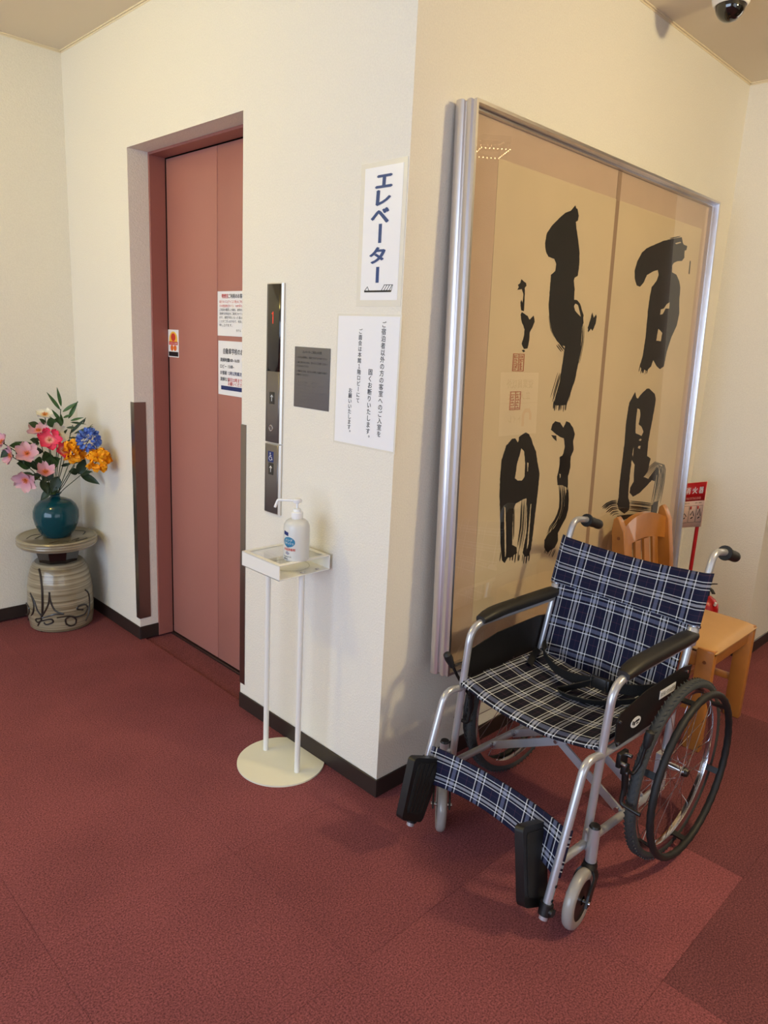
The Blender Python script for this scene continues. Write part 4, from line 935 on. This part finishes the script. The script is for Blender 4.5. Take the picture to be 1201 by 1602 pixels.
def rot_to(n, spin=0):
    n = Vector(n).normalized(); q = n.to_track_quat('Z', 'Y').to_matrix().to_4x4(); return q @ Matrix.Rotation(spin, 4, 'Z')
rf = random.Random(21)
def stem_to(parent, head, base=None, m=M_stem, r=.0019, bow=.03):
    p0 = MOUTH+Vector((rf.uniform(-.007, .007), rf.uniform(-.007, .007), -.035)) if base is None else base; mid = p0.lerp(head, .5)+Vector((0, 0, bow))
    P = cr([p0-head, p0.lerp(mid, .35)-head+Vector((0, 0, .012)), mid-head, Vector((0, 0, 0))], 5); B().tube(P, r, 6).out('stem', m, parent); return [x+head for x in P]
def leaf_on(parent, org, p, d, L, W, m=M_leafd, droop=.2):
    o = link('leaf', leaf_mesh('leaf', L, W, m, droop), m, parent); d = Vector(d).normalized(); up = (-HN*.85+Vector((0, 0, .45))+Vector((rf.uniform(-.35, .35), rf.uniform(-.35, .35), rf.uniform(-.2, .2))))
    yv = up.cross(d).normalized(); zv = d.cross(yv); o.matrix_local = Matrix.Translation(Vector(p)-org) @ Matrix((d, yv, zv)).transposed().to_4x4(); return o
def view_dir(a, tilt=.2):   # direction on the picture plane at angle a (0 = right), tilted towards the room
    R_ = HN.cross(Vector((0, 0, 1))); return (R_*math.cos(a)+Vector((0, 0, 1))*math.sin(a)-HN*tilt)
def flower(name, label, px, py, near, kind, R, facing, n=5, cup=.35, group=None, bow=.03, leaves=()):
    head = fl(px, py, near); t = thing(name, label, 'flower', head, group=group); st_ = stem_to(t, head, bow=bow)
    bl = bpy.data.objects.new('blossom', None)
    fm = B().lathe([(0, -.012), (.006, -.010), (.008, -.002), (.0, 0)], 10); blo = fm.out('blossom', M_stem, t); blo.matrix_local = rot_to(facing, rf.uniform(0, 6))
    pm = petal_mesh('petal', R, R*(.86 if n == 6 else .95), PM[kind], cup, .05)
    for k in range(n):
        o = bpy.data.objects.new('petal', pm); C.objects.link(o); o.parent = blo; o.matrix_local = Matrix.Rotation(2*PI*k/n+rf.uniform(-.12, .12), 4, 'Z') @ Matrix.Rotation(-rf.uniform(0, .22), 4, 'Y') @ Matrix.Translation((.003, 0, .001*(k % 2)))
    ce = B()
    for k in range(12):
        a = k*2.4; rr_ = .0022*math.sqrt(k); ce.tube([(rr_*math.cos(a), rr_*math.sin(a), .001), (rr_*1.6*math.cos(a), rr_*1.6*math.sin(a), .010)], [.0009, .0013], 5)
    ce.out('stamens', M_cen, blo)
    for f_, a, L, W in leaves: i = int(f_*(len(st_)-1)); leaf_on(t, head, st_[i], view_dir(a), L, W)
    return t
G_p = 'pink artificial flowers in the teal vase'; V = lambda a, t=1.0: view_dir(a, t)
flower('pink_flower', 'pale pink flower just left of the magenta blossoms', 60, 674, .05, 'pink', .047, V(1.7, .6), 5, .2, None, .0, ((.8, 2.9, .08, .035),))
flower('pink_flower', 'pink open flower with orange heart and low leaves left of the vase neck', 42, 710, .07, 'pink', .052, V(1.6, 1.2), 6, .3, None, .02, ((.75, 2.2, .07, .035), (.7, 3.6, .06, .03)))
flower('pink_flower', 'narrow drooping pink flower, second from the outer end along the left wall', 17, 713, .06, 'pink', .042, V(3.0, .5), 5, .35, None, .04, ((.85, 1.9, .07, .03),))
flower('pink_flower', 'outermost pink flower reaching furthest along the left wall', 3, 692, .05, 'pink', .042, V(2.6, .6), 5, .3, None, .05, ((.9, 3.8, .06, .035),))
flower('pink_flower', 'large pale pink flower hanging lowest beside the vase neck', 40, 751, .10, 'pink', .054, V(3.9, 1.6), 6, .15, None, .05, ((.8, 2.5, .06, .04), (.85, 4.0, .06, .035), (.7, 5.2, .07, .04)))
flower('pink_flower', 'cup-shaped pink flower low in the middle of the bouquet', 71, 739, .09, 'pink', .042, V(1.5, .8), 6, .9, None, .0, ((.6, 3.9, .07, .035),))
flower('magenta_flower', 'vivid magenta flower with pale heart at the middle of the bouquet', 77, 689, .09, 'magenta', .054, V(1.4, 1.4), 6, .2, None, .0, ((.7, 3.9, .07, .04),))
flower('magenta_flower', 'smaller magenta flower tucked against the orange pompon', 98, 705, .10, 'magenta', .042, V(.6, 1.0), 6, .3, None, .0, ((.7, 4.3, .08, .05),))
flower('white_flower', 'small white flower highest among the blossoms', 70, 649, .02, 'white', .040, V(1.6, .5), 5, .15, None, .0, ((.9, 2.4, .06, .018), (.8, 2.9, .07, .02)))
flower('white_flower', 'white flower behind the magenta blossoms', 90, 679, .05, 'white', .048, V(.5, .9), 5, .15, None, .0)
def pompon(name, label, px, py, near, kind, R, n, L, W, cup):
    head = fl(px, py, near); t = thing(name, label, 'flower', head); stem_to(t, head, bow=.01); pm = petal_mesh('petal', L, W, PM[kind], cup, .1); b = B()
    for k in range(n):
        z = 1-1.75*(k+.5)/n; a = k*2.39996; d = Vector((math.sqrt(max(0, 1-z*z))*math.cos(a), math.sqrt(max(0, 1-z*z))*math.sin(a), z)); f_ = rot_to(V(1.2, 1.3)); d = (f_ @ d.to_4d()).to_3d() if False else f_.to_3x3() @ d
        yv = d.orthogonal().normalized(); yv.rotate(Matrix.Rotation(rf.uniform(0, 6.28), 3, d)); zv = d.cross(yv); M_ = Matrix.Translation(d*(R-L*.85)) @ Matrix((d, yv, zv)).transposed().to_4x4() @ Matrix.Rotation(rf.uniform(-.35, .1), 4, 'Y')
        bm2 = bmesh.new(); bm2.from_mesh(pm); b.merge(bm2, M_)
    o = b.out('blossom', PM[kind], t, recalc=False, angle=180); o['kind'] = 'stuff'; return t
PM['blue_d'] = PM['blue']
pompon('blue_flower', 'round blue dahlia-like pompon flower', 139, 688, .13, 'blue', .054, 110, .024, .015, .5)
pompon('orange_flower', 'ruffled orange pompon flower between the magenta and blue blossoms', 115, 706, .10, 'orange', .050, 44, .034, .036, .8)
pompon('orange_flower', 'ruffled orange pompon flower hanging furthest out over the elevator wall side', 154, 720, .17, 'orange', .054, 46, .034, .038, .8)
# bamboo-leaf spray
hd = fl(95, 640, -.01); bt = thing('leaf_spray', 'upright spray of slender green bamboo leaves at the back of the bouquet', 'foliage', hd); P_ = stem_to(bt, hd, bow=0)
def spray(t, org, items, m, droop):
    for (x0, y0, x1, y1, W) in items:
        a = fl(x0, y0, .02); c = fl(x1, y1, .05); leaf_on(t, org, a, c-a, (c-a).length, W, m, droop)
K6 = lambda x, y: (x/6.163, 600+y/6.163)
def items(L): return [(*K6(a, b_), *K6(c, d), w_) for a, b_, c, d, w_ in L]
spray(bt, hd, items([(580, 255, 455, 85, .016), (590, 220, 550, 40, .015), (605, 275, 748, 175, .018), (660, 338, 748, 172, .018), (590, 370, 500, 250, .016), (600, 400, 590, 300, .014), (610, 330, 690, 300, .014), (680, 360, 800, 325, .014)]), M_leafb, .08)
hd2 = fl(*K6(700, 400), .01); bt2 = thing('leaf_spray', 'arching spray of narrow leaves fanning out above the blue pompon', 'foliage', hd2); stem_to(bt2, hd2, bow=0)
spray(bt2, hd2, items([(680, 375, 830, 390, .013), (672, 485, 828, 330, .014), (715, 485, 895, 410, .015), (640, 425, 755, 425, .012), (610, 490, 650, 440, .012), (670, 525, 745, 525, .013), (640, 555, 760, 552, .012), (800, 390, 825, 330, .008), (860, 425, 895, 390, .008)]), M_leafd, .05)
# broad leaves
hd3 = fl(*K6(540, 1000), .06); bt3 = thing('leaf_sprig', 'broad dull green leaf hanging over the vase mouth', 'foliage', hd3); stem_to(bt3, hd3, bow=0)
spray(bt3, hd3, items([(555, 1030, 415, 1010, .05), (480, 990, 420, 960, .03)]), M_leafm, .1)
hd4 = fl(*K6(720, 790), .10); bt4 = thing('leaf_sprig', 'jagged dark green leaves below the outer orange pompon', 'foliage', hd4); stem_to(bt4, hd4, bow=0)
spray(bt4, hd4, items([(750, 850, 660, 850, .034), (760, 870, 820, 720, .045), (770, 870, 960, 970, .036), (660, 740, 800, 745, .03), (780, 880, 890, 850, .03), (590, 795, 690, 770, .016)]), M_leafd, .05)
hd5 = fl(*K6(480, 740), .04); bt5 = thing('leaf_sprig', 'cluster of grey-green leaves behind the pink and magenta flowers', 'foliage', hd5); stem_to(bt5, hd5, bow=0)
spray(bt5, hd5, items([(480, 760, 430, 650, .05), (500, 790, 580, 720, .055), (500, 790, 470, 690, .06), (400, 760, 330, 740, .045), (300, 790, 160, 770, .05), (520, 420, 480, 320, .045), (540, 420, 570, 320, .045), (370, 410, 275, 380, .03), (440, 390, 380, 340, .022), (330, 590, 140, 560, .016), (370, 580, 290, 540, .04), (200, 600, 90, 600, .03), (320, 880, 380, 900, .03)]), M_leafm, .08)

# ================================================================== WOODEN CHAIR (back to the picture, facing the room)
CX0, CX1, CYF, CYB = 1.075, 1.490, -.578, -.190
ch = thing('wooden_chair', 'honey-brown wooden chair with slatted back and tan padded seat beside the picture', 'chair', ((CX0+CX1)/2, (CYF+CYB)/2, 0))
co = ch.location.copy(); ZS = .395
for x0_, x1_ in ((CX0, CX0+.030), (CX1-.030, CX1)):
    B().box((x0_, CYF, 0), (x1_, CYF+.062, ZS-.002), .004).out('leg', M_wood, ch, off=co)
    # back leg and post in one bent board
    b = B(); P_ = [(CYB+.012, 0), (CYB-.010, .22), (CYB-.014, .40), (CYB+.004, .58), (CYB+.030, .745), (CYB+.040, .785)]; pts = []
    wd_ = [.030, .032, .034, .030, .026, .013]
    poly = [(y-w_, z) for (y, z), w_ in zip(P_, wd_)]+[(P_[-1][0], .797)]+[(y+w_, z) for (y, z), w_ in list(zip(P_, wd_))[::-1]]
    b.prism(poly, lambda y, z, d: Vector((d, y, z)), x0_, x1_); o = b.out('leg', M_wood, ch, off=co, angle=30); md = o.modifiers.new('bevel', 'BEVEL'); md.width = .004; md.segments = 2; md.limit_method = 'ANGLE'
    sc_x = x0_ if x0_ == CX0 else x1_; sg_ = -1 if x0_ == CX0 else 1
    for (y, z) in ((CYF+.03, ZS-.05), (CYB+.022, .715)):
        B().cyl((sc_x-sg_*.001, y, z), (sc_x+sg_*.0022, y, z), .0065, seg=14).out('screw_cap', mat('screw_cap', (120, 70, 30), .5), o, off=co)
for y0_, y1_ in ((CYF+.014, CYF+.036), (CYB-.030, CYB-.006)): B().box((CX0+.030, y0_, ZS-.075), (CX1-.030, y1_, ZS-.012), .003).out('seat_rail', M_wood, ch, off=co)
for x0_ in (CX0+.004, CX1-.026): B().box((x0_, CYF+.062, ZS-.075), (x0_+.022, CYB-.05, ZS-.012), .003).out('seat_rail', M_wood, ch, off=co)
B().box((CX0+.03, -.40, .145), (CX1-.03, -.375, .170), .003).out('stretcher', M_wood, ch, off=co)
for x0_ in (CX0+.006, CX1-.024): B().box((x0_, CYF+.062, .145), (x0_+.018, CYB-.03, .170), .003).out('stretcher', M_wood, ch, off=co)
def seatp(a, c):
    x = CX0+.002+(CX1-CX0-.004)*a; y = CYF-.004+(CYB-.052-CYF)*c; e = (1-(2*a-1)**8)*(1-(2*c-1)**8)
    return Vector((x, y, ZS-.010+.026*e**.6+.004*(1-(2*a-1)**2)*(1-(2*c-1)**2)))
sp_ = B().sheet(seatp, 28, 28); sp_.box((CX0+.004, CYF, ZS-.020), (CX1-.004, CYB-.056, ZS-.009)); sp_.out('seat_pad', mat('tan_vinyl', (196, 152, 98), .5, 0, .08, 200, .03, 12), ch, off=co, angle=50)
def crest(a, z0, z1, th):
    return None
b = B(); N = 16; R = []
for k in range(N+1):
    a = k/N; x = CX0+.028+(CX1-CX0-.056)*a; bow = .026*(1-(2*a-1)**2); y = CYB+.022+bow*.5; top = .750+.034*(1-(2*a-1)**2); bot = .662+.022*(1-(2*a-1)**2)
    R.append([b.bm.verts.new((x, y-.011, bot)), b.bm.verts.new((x, y+.011, bot)), b.bm.verts.new((x, y+.019, top)), b.bm.verts.new((x, y-.003, top))])
for p_, q_ in zip(R, R[1:]):
    for k in range(4): b.bm.faces.new((p_[k], p_[(k+1) % 4], q_[(k+1) % 4], q_[k]))
b.bm.faces.new(R[0]); b.bm.faces.new(R[-1][::-1]); b.out('crest_rail', M_wood, ch, off=co, angle=40)
for k in range(4):
    x = CX0+.068+k*.0745; B().strip([(x+.022, CYB-.012, .40), (x+.022, CYB+.006, .55), (x+.022, CYB+.026, .680)], (.046, 0, 0), .010).out('back_slat', M_wood, ch, off=co)
B().box((CX0+.03, CYB-.026, .425), (CX1-.03, CYB-.004, .462), .003).out('back_rail', M_wood, ch, off=co)

# ================================================================== FIRE EXTINGUISHER AND ITS SIGN STAND
ex = thing('extinguisher_sign_stand', 'red pole stand with curved red and white fire extinguisher placard', 'sign', (1.905, -.135, 0)); eo = ex.location.copy()
B().lathe([(0, 0), (.075, 0), (.078, .004), (.072, .010), (.02, .014), (.0, .014)], 36).out('stand_base', M_red, ex)
B().cyl((0, 0, .012), (0, 0, .835), .0085, seg=14).out('pole', M_red, ex)
tl = on_x(1073, 757, 1.895); pw = .135; phh = .215
def plc(x, y, d=0):   # placard: local x across (-.5..+.5 of width), bowed
    a = x/pw; return Vector((-.012-d-.050*a*a*1.3+ .028*a, .028-x*.93*.80, y+.026*a))
def placard(x0, y0, x1, y1, m, name, d):
    b = B(); n = max(2, int((x1-x0)/.008)); b.sheet(lambda a, c: plc(x0+(x1-x0)*a, y0+(y1-y0)*c, d), n, 2); return b
pz = .735
bd = placard(-pw/2, pz-phh/2, pw/2, pz+phh/2, None, '', 0).out('placard', mat('placard_cream', (228, 196, 176), .45), ex, solid=.0015)
placard(-pw/2+.003, pz+.018, pw/2-.003, pz+phh/2-.003, None, '', .0016).out('placard_header', M_red, bd, solid=.0005)
def ptext(s_, m, x0, y, h, wd, bold=.02):
    me = text_mesh(s_, bold); a, b_, c, d = mesh_bounds(me)
    for v in me.vertices: v.co = plc(x0+(v.co.x-a)/(b_-a)*wd, y+((v.co.y-c)/(d-c)-.5)*h, .0028+v.co.z*.02)
    link('placard_lettering', me, m, bd)
ptext('消 火 器', MW, -.050, pz+.068, .032, .100); ptext('FIRE EXTINGUISHER', mat('pink_print', (230, 150, 140), .5), -.040, pz+.030, .012, .080, 0)
for k in range(3):
    x = -.055+.040*k
    for q in ((x, pz-.085, x+.001, pz-.005), (x, pz-.0055, x+.036, pz-.0045), (x, pz-.085, x+.036, pz-.084), (x+.036, pz-.085, x+.037, pz-.005)): placard(*q, None, '', .0016).out('placard_rule', M_inkbk, bd, solid=.0004)
    placard(x+.002, pz-.022, x+.010, pz-.008, None, '', .0016).out('placard_mark', M_inkrd, bd, solid=.0004)
    b = B(); b.tube([plc(x+.008, pz-.05, .002), plc(x+.018, pz-.04+.01*k, .002), plc(x+.028, pz-.055, .002)], .0016, 5); b.tube([plc(x+.012, pz-.066, .002), plc(x+.022, pz-.060, .002)], .0022, 5); b.out('placard_figure', M_inkbk, bd)
ptext('使用方法', M_inkbk, -.05, pz+.008, .006, .03, 0); ptext('訓練・点検を', M_inkbk, .01, pz+.008, .006, .04, 0)
fe = thing('fire_extinguisher', 'red fire extinguisher cylinder half hidden behind the wooden chair', 'extinguisher', (1.80, -.262, 0)); 
B().lathe([(0, 0), (.054, 0), (.058, .006), (.058, .300), (.054, .322), (.040, .342), (.022, .354), (.016, .358), (0, .358)], 32).out('cylinder', M_red, fe)
v_ = B(); v_.cyl((0, 0, .355), (0, 0, .385), .013); v_.strip([(.02, 0, .388), (-.03, -.03, .396), (-.06, -.05, .392)], (.008, -.012, 0), .004); v_.strip([(.02, 0, .405), (-.03, -.03, .425), (-.065, -.055, .440)], (.008, -.012, 0), .004); v_.out('valve_lever', M_black, fe)
B().tube(cr([(.012, .0, .375), (.05, .02, .36), (.068, .03, .25), (.064, .03, .10)]), .008, 8).out('hose', M_rubber, fe)
B().cyl((-.03, -.052, .33), (-.032, -.056, .345), .006, seg=8).out('pressure_gauge', M_paper, fe)

# ================================================================== DOME CAMERA
dc = thing('dome_camera', 'white ceiling dome security camera with smoked glass bubble', 'camera', (1.185, -.262, H))
B().lathe([(0, 0), (.060, 0), (.062, -.006), (.060, -.034), (.056, -.048), (.050, -.054), (0, -.054)], 44).out('housing', M_white, dc)
B().lathe([(.047, -.052)]+[(.046*math.cos(math.radians(t)), -.056-.046*math.sin(math.radians(t))) for t in range(0, 91, 9)], 36).out('bubble', mat('smoked_bubble', (16, 15, 14), .05, coat=1.0), dc)
B().tube([(.049*math.cos(t*2*PI/36), .049*math.sin(t*2*PI/36), -.053) for t in range(36)], .003, 8, closed=True).out('bubble_ring', M_white, dc)
for a in (2.6, 4.6): B().cyl((.0595*math.cos(a), .0595*math.sin(a), -.03), (.0615*math.cos(a), .0615*math.sin(a), -.03), .003, seg=8).out('screw', M_black, dc)

# ================================================================== CEILING LAMPS (outside the picture; seen in reflections and by their light)
M_bulb = mat('lamp_glow', (255, 220, 160), .5, emit=(255, 206, 130), estr=14)
def globe(x, y, e, color, label, drop, name, r=.07):
    t = thing(name, label, 'lamp', (x, y, H))
    B().lathe([(0, 0), (.06, 0), (.06, -.012), (0, -.018)], 28).out('canopy', M_chrome, t); B().cyl((0, 0, -.015), (0, 0, -drop-.02), .006, seg=10).out('rod', M_chrome, t)
    B().lathe([(0, -drop), (r*.5, -drop-.012), (r*.89, -drop-.045), (r, -drop-.08), (r*.86, -drop-.12), (r*.5, -drop-.145), (0, -drop-.152)], 28).out('globe', M_bulb, t)
    l = bpy.data.lights.new(name+'_light', 'POINT'); l.energy = e; l.color = color[:3]; l.shadow_soft_size = r+.005
    o = bpy.data.objects.new(name+'_light', l); C.objects.link(o); o.location = (0, 0, -drop-.16); o.parent = t; return t
globe(*LAMP_A[:2], LAMP_A[2], LAMP_A[3], 'warm glass globe lamp hanging in the lobby facing the elevator', .05, 'globe_lamp', .09)
globe(*LAMP_C[:2], LAMP_C[2], LAMP_C[3], 'small warm glass pendant lamp in the lobby opposite the picture', .10, 'pendant_lamp')
# square crystal ceiling lamp whose bead lights mirror in the picture glass
cl = thing('crystal_ceiling_lamp', 'small square ceiling lamp edged with bead lights in the corridor', 'lamp', (1.945, -1.365, H), (0, 0, math.radians(33)))
B().box((-.085, -.09, -.030), (.085, .09, 0), .003).out('lamp_box', M_chrome, cl)
b = B()
for k in range(7):
    for x, y in ((-.08+.16*k/7, -.085), (.08-.16*k/7, .085), (-.08, .085-.17*k/7), (.08, -.085+.17*k/7)):
        b.lathe([(0, -.003), (.0021, -.0021), (.003, 0), (.0021, .0021), (0, .003)], 8, (x, y, -.066))
o = b.out('bead_lights', mat('bead_glow', (255, 230, 180), .4, emit=(255, 220, 160), estr=30), cl); o['kind'] = 'stuff'
b = B()
for sx in (-.08, .08):
    for sy in (-.085, .085): b.cyl((sx, sy, -.028), (sx, sy, -.066), .0015, seg=6)
b.tube([(-.08, -.085, -.066), (.08, -.085, -.066), (.08, .085, -.066), (-.08, .085, -.066)], .0010, 6, closed=True); b.out('bead_frame', M_black, cl)
